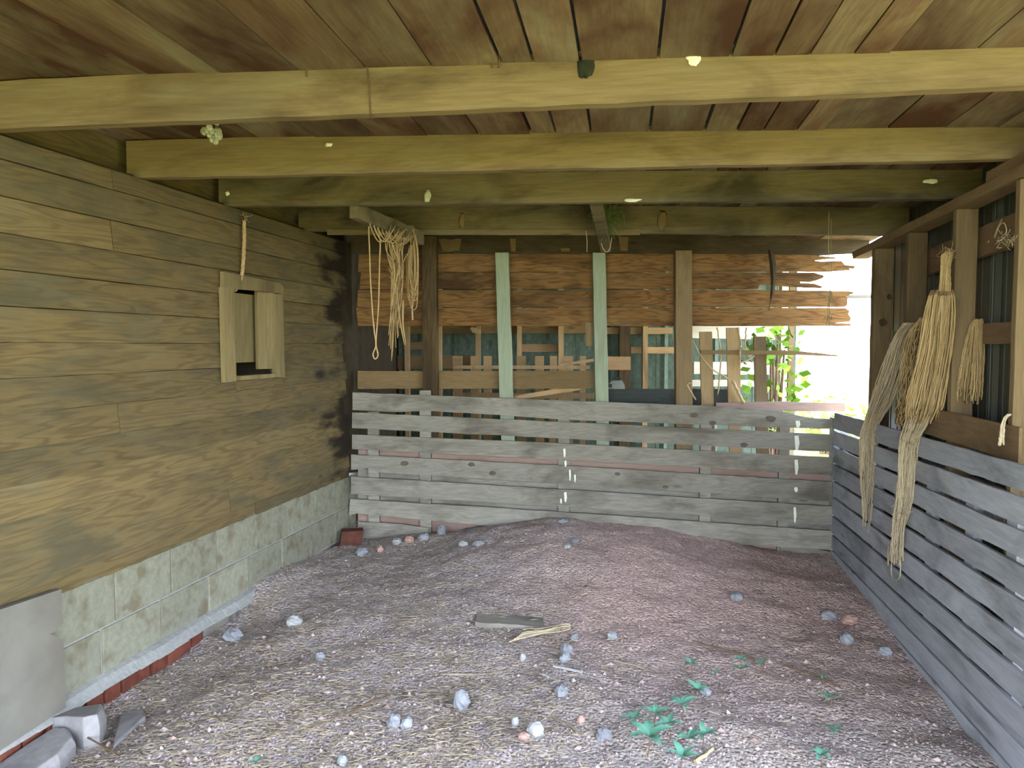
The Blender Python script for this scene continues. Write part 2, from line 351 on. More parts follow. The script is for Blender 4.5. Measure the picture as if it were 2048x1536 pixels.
def abs_loc(o):
    p = Vector(o.location)
    while o.parent: o = o.parent; p += Vector(o.location)
    return p
def tag(o, label, cat, group=None, kind=None):
    o['label'] = label; o['category'] = cat
    if group: o['group'] = group
    if kind: o['kind'] = kind
    return o
def struct(o): o['kind'] = 'structure'; return o
def thing(name, label, cat, loc, group=None):
    o = bpy.data.objects.new(name, None); COL.objects.link(o); o.location = loc; o.empty_display_size = 0.1
    return tag(o, label, cat, group, 'thing')
def spline(pts, n):
    """Catmull-Rom through the points"""
    P = [Vector(p) for p in pts]; P = [P[0]*2-P[1]]+P+[P[-1]*2-P[-2]]; out = []; m = len(P)-3
    for k in range(n+1):
        t = k/n*m; i = min(int(t), m-1); u = t-i; a, b, c, d = P[i:i+4]
        out.append(0.5*((2*b)+(c-a)*u+(2*a-5*b+4*c-d)*u*u+(3*b-a-3*c+d)*u**3))
    return out

# ================================================================== THE SETTING
def Lp(s_, z, o=0.0): return Vector((A.x, A.y, 0)) - hL*s_ - nL*o + UP*z
def s_of(px, py, o=0.0):
    p = hit(px, py, LW(o)); return -(p-A).dot(hL), p.z
# ---- floor
def make_floor():
    x0, x1, y0, y1, d = -3.2, 3.6, 0.9, 9.6, 0.028
    nx = int((x1-x0)/d); ny = int((y1-y0)/d); vs_ = []; fs = []
    for j in range(ny+1):
        for i in range(nx+1):
            X = x0+i*d; Y = y0+j*d; v = Vector((X, Y, 0))
            z = zf(X, Y)+0.009*noise.noise(v*16)+0.006*noise.noise(v*31)
            vs_.append((X, Y, z))
    for j in range(ny):
        for i in range(nx):
            k = j*(nx+1)+i; fs.append((k, k+1, k+nx+2, k+nx+1))
    me = bpy.data.meshes.new('floor'); me.from_pydata(vs_, [], fs); me.update(); me.materials.append(M['dirt'])
    for p in me.polygons: p.use_smooth = True
    o = bpy.data.objects.new('floor', me); COL.objects.link(o); return struct(o)
floor = make_floor()
g = MB(); n_ = 40
g.add([Vector((-60+120*i/n_, -60+120*j/n_, -0.42+0.12*noise.noise(Vector((i*.4, j*.4, 0))))) for j in range(n_+1) for i in range(n_+1)],
      [(j*(n_+1)+i, j*(n_+1)+i+1, (j+1)*(n_+1)+i+1, (j+1)*(n_+1)+i) for j in range(n_) for i in range(n_)])
struct(g.build('ground', 'grass', smooth=True))

# ---- left wall: lapped boards over a block foundation
ZT = 2.28; Z0 = 0.555; BH = 0.1365; SF = (A.y+0.7)/hL.y  # unseen near end of the wall is run on to cut side light
w0s, w0z = s_of(473, 752); w1s, w1z = s_of(546, 580)            # the feed hatch opening
WS0, WS1, WZ0, WZ1 = w1s, w0s, w0z, w1z
wl_ = MB()
nb = int((ZT-Z0)/BH)+1
for k in range(nb):
    za = Z0+k*BH; zb = min(za+BH-0.0022, ZT)
    if zb-za < 0.02: continue
    lo, hi = -0.02+R.uniform(-.03, .03), SF
    if za > 0.9: lo = R.uniform(-0.02, 0.10)
    cuts = [(lo, hi, za, zb)]
    if zb > WZ0 and za < WZ1:
        cuts = [(lo, WS0, za, zb), (WS1, hi, za, zb)]
        if za < WZ0-.01: cuts.append((WS0, WS1, za, WZ0))
        if zb > WZ1+.01: cuts.append((WS0, WS1, WZ1, zb))
    pieces = []
    for a_, b_, u_, v_ in cuts:
        c_ = R.choice([2.45, 3.15, 1.6, 2.46, 3.6]) if (k % 2 == 0) else 9
        pieces += [(a_, c_-0.002, u_, v_), (c_+0.002, b_, u_, v_)] if a_ < c_ < b_ else [(a_, b_, u_, v_)]
    for a_, b_, u_, v_ in pieces:
        wl_.board(Lp(b_, v_, 0.014*(v_-za)/BH), Lp(a_, v_, 0.014*(v_-za)/BH), Lp(a_, u_, 0.014*(u_-za)/BH), Lp(b_, u_, 0.014*(u_-za)/BH), -nL*0.02, 16, 0.0012)
wall_left = struct(wl_.build('wall_left', 'siding'))
# sheathing behind, with the hatch left open
sh = MB()
for (a_, b_, za, zb) in ((-0.3, WS0-0.03, 0.5, 2.3), (WS1+0.03, SF, 0.5, 2.3), (WS0-0.03, WS1+0.03, 0.5, WZ0-0.02), (WS0-0.03, WS1+0.03, WZ1+0.02, 2.3)):
    sh.box((Lp(a_, za, 0.06)+Lp(b_, zb, 0.06))/2, hL*abs(b_-a_)/2, nL*0.012, UP*(zb-za)/2)
sh.build('sheathing', 'darkhole', wall_left)
up = MB().box(Lp(SF/2-0.2, 2.40, 0.16), hL*(SF/2+0.2), nL*0.018, UP*0.16)
up.build('upper_board', 'siding', wall_left)
sl = MB()
for a_, b_ in ((-0.02, 1.32), (1.325, 3.34)):
    sl.board(Lp(b_, Z0+0.002, 0.012), Lp(a_, Z0+0.002, 0.012), Lp(a_, 0.475, 0.012), Lp(b_, 0.475, 0.012), -nL*0.03, 30, 0.006)
sl.build('sill_board', 'siding', wall_left)
# foundation blocks
fb = MB(); mo = MB(); BL_ = 0.392
def block_row(z0, z1, off, start, end):
    s_ = start
    while s_ < end:
        e_ = min(s_+BL_-0.010, end)
        o_ = R.uniform(-0.003, 0.003)
        fb.box((Lp(s_, z0, 0.13)+Lp(e_, z1, 0.13))/2 + nL*o_, hL*(e_-s_)/2, nL*0.11, UP*(z1-z0)/2)
        s_ += BL_
sA, _ = s_of(229, 1180, 0.02); sB, _ = s_of(205, 1310, 0.02)
block_row(0.245, 0.472, 0, (sA % BL_)-BL_+0.005, SF)
block_row(0.020, 0.236, 0, (sB % BL_)-BL_+0.005, SF)
fb.build('foundation_block_course', 'cmu', wall_left, bevel=0.004)
mo.box(Lp(SF/2, 0.24, 0.14), hL*(SF/2+0.1), nL*0.112, UP*0.235)
mo.build('mortar', 'mortar', wall_left)
lp = MB(); n = 46
for i in range(n):                                                     # sloping mortar lip, ragged
    a_ = 0.9+i*(SF-0.9)/n; b_ = a_+(SF-0.9)/n
    w = 0.022+0.016*noise.noise(Vector((a_*3, 1, 2)))
    lp.hexa([Lp(a_, 0.045, 0.03), Lp(b_, 0.045, 0.03), Lp(b_, -0.01, 0.03), Lp(a_, -0.01, 0.03)],
            [Lp(a_, 0.03, 0.015-w), Lp(b_, 0.03, 0.015-w), Lp(b_, -0.008, -0.02-w), Lp(a_, -0.008, -0.02-w)])
lp.build('mortar_lip', 'mortar', wall_left)
br = MB(); s_ = 1.9
while s_ < SF:
    br.box(Lp(s_+0.05, -0.045, 0.02+R.uniform(-.01,.012)), hL*0.046, nL*0.05, UP*0.034); s_ += 0.104
br.build('brick_footing', 'brick', wall_left, bevel=0.004)

# ---- hatch in the left wall
win = MB()
th = 0.026
def Lquad(p, o, t, mb):      # pixel corner list on the wall, proud of it by -o
    pts = []
    for px, py in p: s_, z_ = s_of(px, py, o); pts.append(Lp(s_, z_, o))
    mb.prism(pts, -nL*t)
win = MB(); Lquad([(447,543),(561,566),(567,574),(567,588),(520,582),(447,576)], -0.022, 0.022, win)
w1 = struct(win.build('window_1', 'hatch'))
for q in ([(447,574),(469,576),(473,762),(452,765)], [(551,588),(566,588),(570,755),(553,754)]):
    mb = MB(); Lquad(q, -0.03, 0.03, mb); mb.build('window_frame', 'hatch', w1)
mb = MB(); mb.box(Lp((WS0+WS1)/2, WZ0-0.012, 0.03), hL*((WS1-WS0)/2), nL*0.055, UP*0.012); mb.build('window_sill', 'hatch', w1)
mb = MB(); a0 = Lp(WS0+0.08, WZ0+0.09, 0.075); wd = (WS1-WS0)-0.06
mb.box(Lp((WS0+WS1)/2, (WZ0+WZ1)/2+0.018, 0.08), hL*(WS1-WS0)/2, nL*0.006, UP*((WZ1-WZ0)/2-0.055)); mb.build('inner_panel', 'hatch', w1)
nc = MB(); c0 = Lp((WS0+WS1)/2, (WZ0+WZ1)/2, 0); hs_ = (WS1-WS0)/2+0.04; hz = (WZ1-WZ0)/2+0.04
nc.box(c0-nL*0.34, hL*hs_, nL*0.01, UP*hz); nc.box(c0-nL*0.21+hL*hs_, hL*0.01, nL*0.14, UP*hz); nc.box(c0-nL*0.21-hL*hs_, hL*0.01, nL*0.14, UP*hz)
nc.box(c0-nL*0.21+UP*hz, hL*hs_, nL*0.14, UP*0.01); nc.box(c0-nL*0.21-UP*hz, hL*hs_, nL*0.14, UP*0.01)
nc.build('light_blocking_box', 'darkhole', w1)  # closed dark box added behind the hatch to keep daylight out
shp = MB(); q0 = Lp(WS0+0.015, WZ0+0.03, 0.0); ang = math.radians(24)            # shutter boards swung into the opening
dv = (-hL*math.cos(ang)-nL*math.sin(ang))
ht = WZ1-WZ0-0.03
for i_, (wa, wb) in enumerate(((0.0, 0.06), (0.063, 0.125))):
    mb = MB(); mb.hexa([q0+dv*wa, q0+dv*wb, q0+dv*wb+UP*ht, q0+dv*wa+UP*ht], [q0+dv*wa+nL*0.018, q0+dv*wb+nL*0.018, q0+dv*wb+nL*0.018+UP*(ht-0.01), q0+dv*wa+nL*0.018+UP*(ht-0.01)])
    mb.build('shutter_board', 'hatch', w1)

# ---- ceiling boards and roof
CTL = 2.45                                   # underside of the boards at the left wall
JT = []
JPX = [((0,258),(2048,172),(0,165),(2048,45)), ((253,357),(2048,317),(250,290),(2048,232)), ((437,413),(1963,397),(436,357),(1963,336)), ((597,462),(1817,470),(596,420),(1817,415))]
ZR = (2.282, 2.245, 2.212, 2.168)            # the far joists sag towards the open wall
JE = [(hit(*JPX[k][0], zpl(ZT+0.004)), hit(*JPX[k][1], zpl(ZR[k]))) for k in range(4)]
def zc(X, Y): return CTL+0.006-(X+1.9)*0.0118*max(0.0, min(Y, 6.0)-2.4)
def hitc(px, py):
    p = hit(px, py, zpl(CTL))
    for _ in range(14): p = hit(px, py, zpl(zc(p.x, p.y)))
    return p
gx = [143, 297, 440, 597, 731, 862, 1001, 1066, 1160, 1317, 1464, 1553, 1625, 1715, 1790, 1968, 2130]
gl = []
for px in gx:
    yy = 165-120*px/2048.0
    gl.append(hitc(px, yy).x)
gl = [gl[0]-0.66, gl[0]-0.44, gl[0]-0.22]+gl+[gl[-1]+0.2, gl[-1]+0.4, gl[-1]+0.6]
ce = MB()
for i in range(len(gl)-1):
    a_, b_ = gl[i], gl[i+1]; gap = 0.006 if (i < 9 or i > 13) else 0.011
    if i+0 in (8, 9, 10, 11, 12): gap = 0.012
    dz = R.uniform(-0.003, 0.003); sk = R.uniform(-0.006, 0.006)
    y0, y1 = -0.75, B.y+0.28  # boards carried out past the doorway with the roof, to dim the front
    ce.board(*[Vector((x_, y_, zc(x_, y_)+dz)) for x_, y_ in ((a_+gap/2, y1), (a_+gap/2, y0), (b_-gap/2, y0), (b_-gap/2, y1))], UP*0.02, 14, 0.0025)
ceiling = struct(ce.build('ceiling', 'ceiling'))
rf = MB()
xa, xb = -3.3, xr(4.0)+0.85; xs = hitc(1314, 232).x  # roof overhang at front and side added to shade the stall
def roof_piece(x0, x1, y0, y1):
    rf.hexa([Vector((x0, y0, zc(x0, 2.4)+0.09)), Vector((x1, y0, zc(x1, 2.4)+0.09)), Vector((x1, y1, zc(x1, 2.4)+0.09)), Vector((x0, y1, zc(x0, 2.4)+0.09))],
            [Vector((x0, y0, zc(x0, 2.4)+0.13)), Vector((x1, y0, zc(x1, 2.4)+0.13)), Vector((x1, y1, zc(x1, 2.4)+0.13)), Vector((x0, y1, zc(x0, 2.4)+0.13))])
ys = hitc(1314, 232).y
roof_piece(xa, xs-0.025, -0.8, 9.3); roof_piece(xs+0.025, xb, -0.8, 9.3)
roof_piece(xs-0.025, xs+0.025, -0.8, ys-0.03); roof_piece(xs-0.025, xs+0.025, ys+0.03, 9.3)
struct(rf.build('roof', 'roof'))

# ================================================================== JOISTS, HEADER, BACK WALL
JL = ['massive pale golden ceiling joist closest to the doorway, with a wire looped round it',
      'golden brown ceiling joist, second from the doorway, with dark stains on its end',
      'greenish weathered ceiling joist, third from the doorway, with white smears',
      'mossy dark ceiling joist closest to the broken back wall, with a thin batten on it']
for k, (pl, pr) in enumerate(JE):
    u = (pr-pl).normalized()
    p0 = pl - u*(0.13 if k == 0 else 0.0); p1 = pr + u*(0.35 if k < 2 else 0.0)
    ht0 = zc(p0.x, p0.y)-p0.z-0.001; ht1 = zc(p1.x, p1.y)-p1.z-0.001
    mb = MB().board(p0+UP*ht0, p1+UP*ht1, p1, p0, Vector((0, 0.048, 0)), 30, 0.0022)
    o = mb.build('ceiling_joist', 'joist' if k < 2 else 'joist_moss')
    tag(o, JL[k], 'joist', 'ceiling joists', 'thing')

def Bp(px, py, o): return hit(px, py, BW(o))
OUT = -nB                                       # away from the room at the back fence
def board_px(mb, pts, o, t, seg=18, jit=0.002):  # TL TR BR BL pixels on the plane at depth o
    q = [Bp(x, y, o) for x, y in pts]; mb.board(q[0], q[1], q[2], q[3], OUT*t, seg, jit); return mb
def poly_px(mb, pts, o, t): mb.prism([Bp(x, y, o) for x, y in pts], OUT*t); return mb
def wobble(pts, amp, step=18):                  # roughen a pixel outline into splintered wood
    out = []
    for i, a in enumerate(pts):
        b = pts[(i+1) % len(pts)]; n = max(1, int(math.hypot(b[0]-a[0], b[1]-a[1])/step))
        for k in range(n):
            t = k/n; j = 0 if k == 0 else 1
            out.append((a[0]+(b[0]-a[0])*t, a[1]+(b[1]-a[1])*t+R.uniform(-amp, amp)*j))
    return out
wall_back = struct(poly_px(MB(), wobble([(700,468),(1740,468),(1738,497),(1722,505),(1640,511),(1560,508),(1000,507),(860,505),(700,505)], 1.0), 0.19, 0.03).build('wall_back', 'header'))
PLK = [[(718,508),(1539,508),(1580,510),(1600,507),(1640,512),(1683,516),(1650,518),(1628,521),(1640,523),(1683,522),(1690,530),(1711,532),(1708,537),(1697,536),(1702,540),(1660,543),(716,544)],
       [(722,545),(1627,545),(1637,548),(1648,551),(1646,556),(1633,561),(1620,564),(1600,563),(1601,566),(1628,567),(1647,574),(1642,576),(1608,575),(1551,571),(1520,569),(1516,578),(719,578)],
       [(716,580),(1539,580),(1600,581),(1695,582),(1711,585),(1698,590),(1690,591),(1695,596),(1695,603),(1694,611),(1688,614),(714,614)],
       [(712,615),(1690,616),(1699,621),(1697,629),(1702,636),(1700,643),(1671,646),(1700,647),(1703,652),(716,652)]]
for q in PLK:
    poly_px(MB(), wobble(q, 0.6, 26), 0.19, 0.022).build('plank', 'plank', wall_back)
# torn scraps of pale lining on the header
for k, (x, y, w, h) in enumerate(((900,490,46,24), (1026,490,12,26), (1247,488,20,28), (1130,500,20,6))):
    poly_px(MB(), wobble([(x-w/2,y-h/2),(x+w/2,y-h/2),(x+w/2*.8,y+h/2),(x-w/2*.6,y+h/2)], 1.5, 6), 0.187, 0.002).build('lining_scrap', 'rail', wall_back)
# hanging sliver of rotten wood
o = MB().tube([Bp(1541,499,.085), Bp(1546,530,.09), Bp(1547,560,.09), Bp(1544,590,.09), Bp(1541,602,.09), Bp(1537,622,.09)], [.02,.024,.02,.014,.003,.002], 5).build('wood_splinter', 'header')
tag(o, 'dark rotten wood splinter hanging in front of the broken back planks', 'splinter', kind='thing')

# posts of the back wall
def post_px(px0, px1, ytop, ybot_z, o, t, mat, label, lean=0.0, group='posts of the broken back wall', name='wall_post'):
    a = Bp(px0, ytop, o); b = Bp(px1, ytop, o); w = b-a
    a2 = Bp(px0+lean, 790, o); b2 = Bp(px1+lean, 790, o)
    def dn(p, q):
        t_ = (p.z-ybot_z)/(p.z-q.z); return p+(q-p)*t_
    mb = MB().board(a, dn(a, a2), dn(b, b2), b, OUT*t, 16, 0.0018)
    o_ = mb.build(name, mat, bevel=0.003); return tag(o_, label, 'post', group, 'thing')
post_px(843, 872, 472, 0.0, 0.085, 0.10, 'darkpost', 'dark brown split post near the corner of the block wall, behind the hanging twine', 3)
post_px(990, 1017, 505, 0.05, 0.085, 0.088, 'palepost', 'pale green-grey post with a long crack, next to the dark brown post', 9)
post_px(1185, 1211, 505, 0.05, 0.085, 0.088, 'palepost', 'pale green-grey post below the mossy hanging stick', 6)
post_px(1351, 1384, 501, 0.0, 0.085, 0.088, 'post', 'brown cracked post beside the vine-covered pickets', 1)
# side of the dark post lit from the open end
# mid rail in three pieces behind the posts
for a_, b_, lab in ((716, 846, 'short dark rail between the block wall and dark post'), (868, 1000, 'short brown rail between the dark post and first pale post'), (1014, 1190, 'longer brown rail between the two pale posts')):
    o = board_px(MB(), [(a_,742),(b_,742),(b_,777),(a_,778)], 0.19, 0.03).build('mid_rail', 'rail')
    tag(o, lab, 'rail', 'mid rails of the back wall', 'thing')

# ---- back fence
bf = thing('back_fence', 'grey slatted board fence across the back of the stall', 'fence', (A+B)/2)
FB = [([(705,785),(1415,812),(1560,821),(1600,832),(1632,837),(1664,838)], [(1665,858),(1415,850),(1125,839),(980,829),(860,822),(800,824),(705,820)]),
      ([(704,825),(1125,844),(1664,869)], [(1664,904),(1415,892),(1125,877),(720,857),(704,856)]),
      ([(704,869),(1125,887),(1664,915)], [(1664,951),(1125,919),(715,899),(704,898)]),
      ([(702,909),(1125,931),(1664,964)], [(1664,1003),(1125,967),(760,945),(735,937),(702,940)]),
      ([(702,953),(1125,979),(1664,1013)], [(1664,1049),(1125,1013),(702,988)]),
      ([(700,998),(1125,1024),(1664,1062)], [(1664,1100),(1500,1090),(1125,1066),(900,1045),(715,1027),(698,1030)]),
      ([(716,1044),(800,1048),(858,1056)], [(852,1085),(716,1086)])]
for q in FB:
    poly_px(MB(), wobble(q[0]+q[1], 0.5, 22), 0.0 if len(q[0]) != 3 or q[0][0][0] != 716 else 0.004, 0.022).build('board', 'grey', bf)
poly_px(MB(), wobble([(1560,1082),(1664,1104),(1664,1140),(1560,1120)], .6), 0.006, 0.02).build('board', 'grey', bf)
for x, yt in ((746,824), (850,781), (1128,800), (1413,811)):
    a_ = Bp(x-11, yt, .023); b_ = Bp(x+11, yt, .023)
    mb = MB().hexa([a_, b_, b_-UP*(b_.z-0.02), a_-UP*(a_.z-0.02)], [p+OUT*.038 for p in (a_, b_, b_-UP*(b_.z-0.02), a_-UP*(a_.z-0.02))])
    mb.build('upright', 'grey', bf)
a_ = Bp(1560, 835, .023); b_ = Bp(1580, 835, .023)
MB().hexa([a_, b_, b_-UP*1.15, a_-UP*1.15], [p+OUT*.038 for p in (a_, b_, b_-UP*1.15, a_-UP*1.15)]).build('upright', 'grey', bf)
poly_px(MB(), wobble([(1432,806),(1560,803),(1690,807),(1690,823),(1560,822),(1432,814)], .4), 0.19, 0.025).build('outer_board', 'red', bf)
# earth and old boards banked up behind the lower half of the fence
for x0, x1, ya, yb, m_ in ((716,1660,896,934,'red'), (716,1660,938,978,'grey'), (716,1660,982,1022,'grey'), (716,1660,1026,1120,'red')):
    q = [Bp(x0, ya, .0615), Bp(x1, ya+34, .0615), Bp(x1, yb+46, .0615), Bp(x0, yb, .0615)]
    MB().board(q[0], q[1], q[2], q[3], OUT*.02, 12, .002).build('backing_board', m_, bf)

# bird-dropping streaks down the boards
for x, y0, y1, w in ((1596,842,856,5),(1594,872,902,5),(1593,920,950,4),(1592,975,985,4),(1590,1015,1046,3),(1129,898,915,2.5),(1131,922,934,2.5),(1140,940,962,2),(1131,985,1005,3),(1122,998,1008,2),(1150,950,965,2)):
    poly_px(MB(), [(x-w,y0),(x+w*.6,y0-1),(x+w,(y0+y1)/2),(x+w*.3,y1),(x-w*.6,y1-2),(x-w*.8,(y0+y1)/2)], -.0008, .002).build('dropping_streak', 'white', bf)
for x, y, r in ((809,927,7),(943,929,6),(985,946,6),(1235,948,5),(1331,974,5),(1388,830,7),(1541,838,9),(1425,846,6),(1488,890,6)):
    poly_px(MB(), [(x+r*1.25*math.cos(i*.449)*R.uniform(.8,1.1), y+r*.75*math.sin(i*.449)*R.uniform(.8,1.1)) for i in range(14)], -.0006, .002).build('knot', 'knot', bf)
# ================================================================== RIGHT WALL
def Rp(px, py, o): return hit(px, py, RW(o))
def Rpt(s_, z, o=0.0): return Vector((B.x, B.y, 0)) - hR*s_ - nR*o + UP*z      # s_ grows towards the camera
rfence = thing('side_fence', 'blue-grey slatted board fence below the twine hanks', 'fence', Rpt(2.0, -.2))
GAP = [((1666,858),(2044,994),3,8), ((1668,892),(2040,1061),3,7), ((1670,928),(2037,1127),3,8), ((1670,963),(2033,1195),3,7), ((1670,996),(2029,1265),3,7),
       ((1666,1031),(2026,1332),3,6), ((1668,1072),(2047,1423),3,6), ((1668,1103),(2047,1497),3,3), ((1720,1195),(2016,1530),2,3)]
# each board edge as (height at the corner, height near the doorway) on the fence plane
def sz(px, py):
    p = Rp(px, py, 0); return -(p-B).dot(hR), p.z
def zline(p0, p1, s_):
    a, b = sz(*p0), sz(*p1); return a[1]+(b[1]-a[1])*(s_-a[0])/(b[0]-a[0])
SEND = (B.y-2.75)/hR.y
edges = []
top = (zline((1667,825), (2048,931), 0.02), zline((1667,825), (2048,931), SEND))
prev = top
for i, (p0, p1, ga, gb) in enumerate(GAP):
    lo_ = (zline((p0[0], p0[1]-ga*.5), p1, 0.02), zline(p0, (p1[0], p1[1]-gb*1.5), SEND))
    nx_ = (zline((p0[0], p0[1]+ga), (p1[0], p1[1]+2), 0.02), zline((p0[0], p0[1]+ga), (p1[0], p1[1]+2), SEND))
    edges.append((prev, lo_)); prev = nx_
edges.append((prev, (prev[0]-0.13, prev[1]-0.13)))
for i, (t_, b_) in enumerate(edges):
    s0 = 0.0
    MB().board(Rpt(s0, t_[0]), Rpt(SEND, t_[1]), Rpt(SEND, b_[1]), Rpt(s0, b_[0]), -nR*0.016, 30, 0.0022).build('board', 'grey_y', rfence)
for s_ in (0.10, 0.95, 1.85, 2.33, 2.72, 3.25):
    MB().hexa([Rpt(s_, -.3, .023), Rpt(s_+.085, -.3, .023), Rpt(s_+.085, .86, .023), Rpt(s_, .86, .023)], [Rpt(s_, -.3, .06), Rpt(s_+.085, -.3, .06), Rpt(s_+.085, .86, .06), Rpt(s_, .86, .06)]).build('upright', 'grey_y', rfence)

MB().board(Rpt(-.02, .82, .10), Rpt(1.2, .84, .10), Rpt(1.2, -.3, .10), Rpt(-.02, -.3, .10), -nR*.02, 6, .001).build('outer_board', 'header', rfence)  # dark board added to keep outside light out of the fence gaps
cpo = B+OUT*.05-nR*.045
MB().box(Vector((cpo.x, cpo.y, .33)), dB*.045, nB*.045, UP*.62).build('corner_light_block', 'grey_y', rfence)  # box added behind the corner to block a daylight leak between the fences
# plate under the joist ends
def plate(px0, py0, h, o, t, s_far, s_near, name, mat, label):
    a = Rp(px0, py0, o); s_a = -(a-B).dot(hR)
    def zz(s_): return a.z + (s_-s_a)*0.018
    q = [Rpt(s_far, zz(s_far), o), Rpt(s_near, zz(s_near), o), Rpt(s_near, zz(s_near)-h, o), Rpt(s_far+0.04, zz(s_far)-h, o)]
    ob = MB().board(q[0], q[1], q[2], q[3], -nR*t, 20, .002).build(name, mat)
    return tag(ob, label, 'plate', kind='thing'), zz
s_tip = -(Rp(1703, 512, .03)-B).dot(hR)
_, zplate = plate(1744, 484, 0.048, 0.03, 0.10, s_tip, SEND, 'wall_plate', 'plate', 'long brown plate lying along the post tops beneath the joist ends')
su = -(Rp(1977,362,.05)-B).dot(hR)
o = MB().board(Rpt(su, zplate(su)+.05, .04), Rpt(SEND, zplate(SEND)+.05, .04), Rpt(SEND, zplate(SEND)+.003, .04), Rpt(su, zplate(su)+.003, .04), -nR*.09, 10, .001).build('wall_plate', 'plate')
tag(o, 'short upper plate lapped over the long plate near the doorway', 'plate', kind='thing')
o = MB().board(Rpt(0.95, 2.02, .156), Rpt(SEND, 2.09, .156), Rpt(SEND, 1.95, .156), Rpt(0.95, 1.88, .156), -nR*.03, 12, .002).build('upper_girt', 'girty')
tag(o, 'brown girt nailed behind the posts just below the plate', 'girt', kind='thing')
# posts: front corner pixel column, width of the room face and of the doorway face
PP = [(1744, 1751, 1787, 495, 'knotty grey-brown post at the edge of the bright gap'), (1812, 1818, 1856, 461, 'brown post behind the grey twine hank, next to the knotty post'),
      (1906, 1914, 1957, 419, 'doubled golden brown post with a white spot, behind the big twine hank'), (2032, 2042, 2100, 366, 'post at the outer edge of the view, nearest the doorway')]
SP = []
for x0, x1, x2, yt, lab in PP:
    c1 = Rp(x1, yt, .035); s1 = -(c1-B).dot(hR); c0 = Rp(x0, yt, .035); s0 = -(c0-B).dot(hR)
    w = (x2-x1)*depth_of(c1)/F
    s0 = max(s0, s1-.10) if s1-s0 > .10 else s0
    zt = zplate(s1)-0.05
    ax = dB
    base = [Rpt(s1, -.25, .035), Rpt(s1, -.25, .035)+ax*w, Rpt(s0, -.25, .035)+ax*w, Rpt(s0, -.25, .035)]
    mb = MB(); n = 14
    for i in range(n):
        za, zb = (zt+.25)*i/n, (zt+.25)*(i+1)/n
    mb.board(base[0]+UP*(zt+.25), base[0], base[1], base[1]+UP*(zt+.25), (base[3]-base[0]), 16, .0016)
    ob = mb.build('wall_post', 'post', bevel=.004); tag(ob, lab, 'post', 'posts of the open side wall', 'thing'); SP.append((s1, s0, w))
    if x0 == 1744:                                  # dark knots on its doorway face
        for kx, ky, kr in ((1766,645,8.5), (1779,594,6), (1766,776,8)):
            kp = (base[0]+nB*.0015, nB)
            MB().prism([hit(kx+kr*math.cos(i*.449)*R.uniform(.85,1.1), ky+kr*math.sin(i*.449)*R.uniform(.85,1.1), kp) for i in range(14)], OUT*.003).build('knot', 'darkpost', ob)
# girts between posts, sill board, siding
def girt(px0, px1, y0, y1, o, t, lab, mat='girty', name='girt'):
    a, b = Rp(px0, y0, o), Rp(px1, y0, o); c, d = Rp(px1, y1, o), Rp(px0, y1, o)
    zt_ = (a.z+b.z)/2; zb_ = (c.z+d.z)/2
    s0, s1 = -(a-B).dot(hR), -(b-B).dot(hR)
    ob = MB().board(Rpt(s0, zt_, o), Rpt(s1, zt_, o), Rpt(s1, zb_, o), Rpt(s0, zb_, o), -nR*t, 8, .0015).build(name, mat)
    return tag(ob, lab, 'girt', kind='thing')
girt(1958, 2045, 645, 688, .156, .035, 'dark brown girt with two pale nail marks, near the doorway')
girt(1785, 1822, 662, 690, .156, .035, 'short girt end between the knotty post and next post')
girt(1790, 2040, 822, 880, .024, .011, 'brown sill board below the twine hanks, above the side fence', 'plate', 'sill_board')
o = MB().box(Rpt(2.3, .80, .16), hR*1.4, nR*.10, UP*.05).build('earth_ledge', 'dirt'); struct(o)
sd = MB(); n = 60; s0_, s1_ = -(Rp(1766, 690, .215)-B).dot(hR), SEND
zs0, zs1 = -.4, 2.42; prof = []
for i in range(n*2+1):
    s_ = s0_+(s1_-s0_)*i/(n*2); ph = (s_/0.42) % 1.0
    prof.append((s_, 0.0 if ph > .10 else 0.018))
for (sa, oa), (sb, ob_) in zip(prof[:-1], prof[1:]):
    q = [Rpt(sa, zs0, 0.215-oa), Rpt(sb, zs0, 0.215-ob_), Rpt(sb, zs1, 0.215-ob_), Rpt(sa, zs1, 0.215-oa)]
    k = len(sd.v); sd.v += q; sd.f.append((k, k+1, k+2, k+3))
wall_right = sd.build('wall_right', 'metal_dark'); struct(wall_right)
so = wall_right.modifiers.new('thick', 'SOLIDIFY'); so.thickness = 0.004

# ================================================================== THE BAY BEHIND
OR = 2.3
LSW = MB(); LSW.board(Bp(690,300,.2)+UP*0.3, Bp(690,300,.2)+UP*0.3-nB*2.3, Vector((Bp(690,300,.2)-nB*2.3).xy.to_3d()), Vector(Bp(690,300,.2).xy.to_3d()), dB*(-.02), 8, .001)
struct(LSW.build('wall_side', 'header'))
rr = MB(); x_l, x_r = -0.3, (Bp(1592, 700, OR)-A).dot(dB); n = 110; prev = None
for i in range(n+1):
    t = x_l+(x_r-x_l)*i/n; ph = (t/0.55) % 1.0
    d_ = 0.022 if ph < .05 else (0.0)
    p = Vector((A.x, A.y, 0))+dB*t-nB*(OR-d_)
    if prev is not None:
        k = len(rr.v); rr.v += [prev-UP*.3, p-UP*.3, p+UP*2.6, prev+UP*2.6]; rr.f.append((k, k+1, k+2, k+3))
    prev = p
wall_rear = rr.build('wall_rear', 'metal'); struct(wall_rear)
so = wall_rear.modifiers.new('thick', 'SOLIDIFY'); so.thickness = 0.004
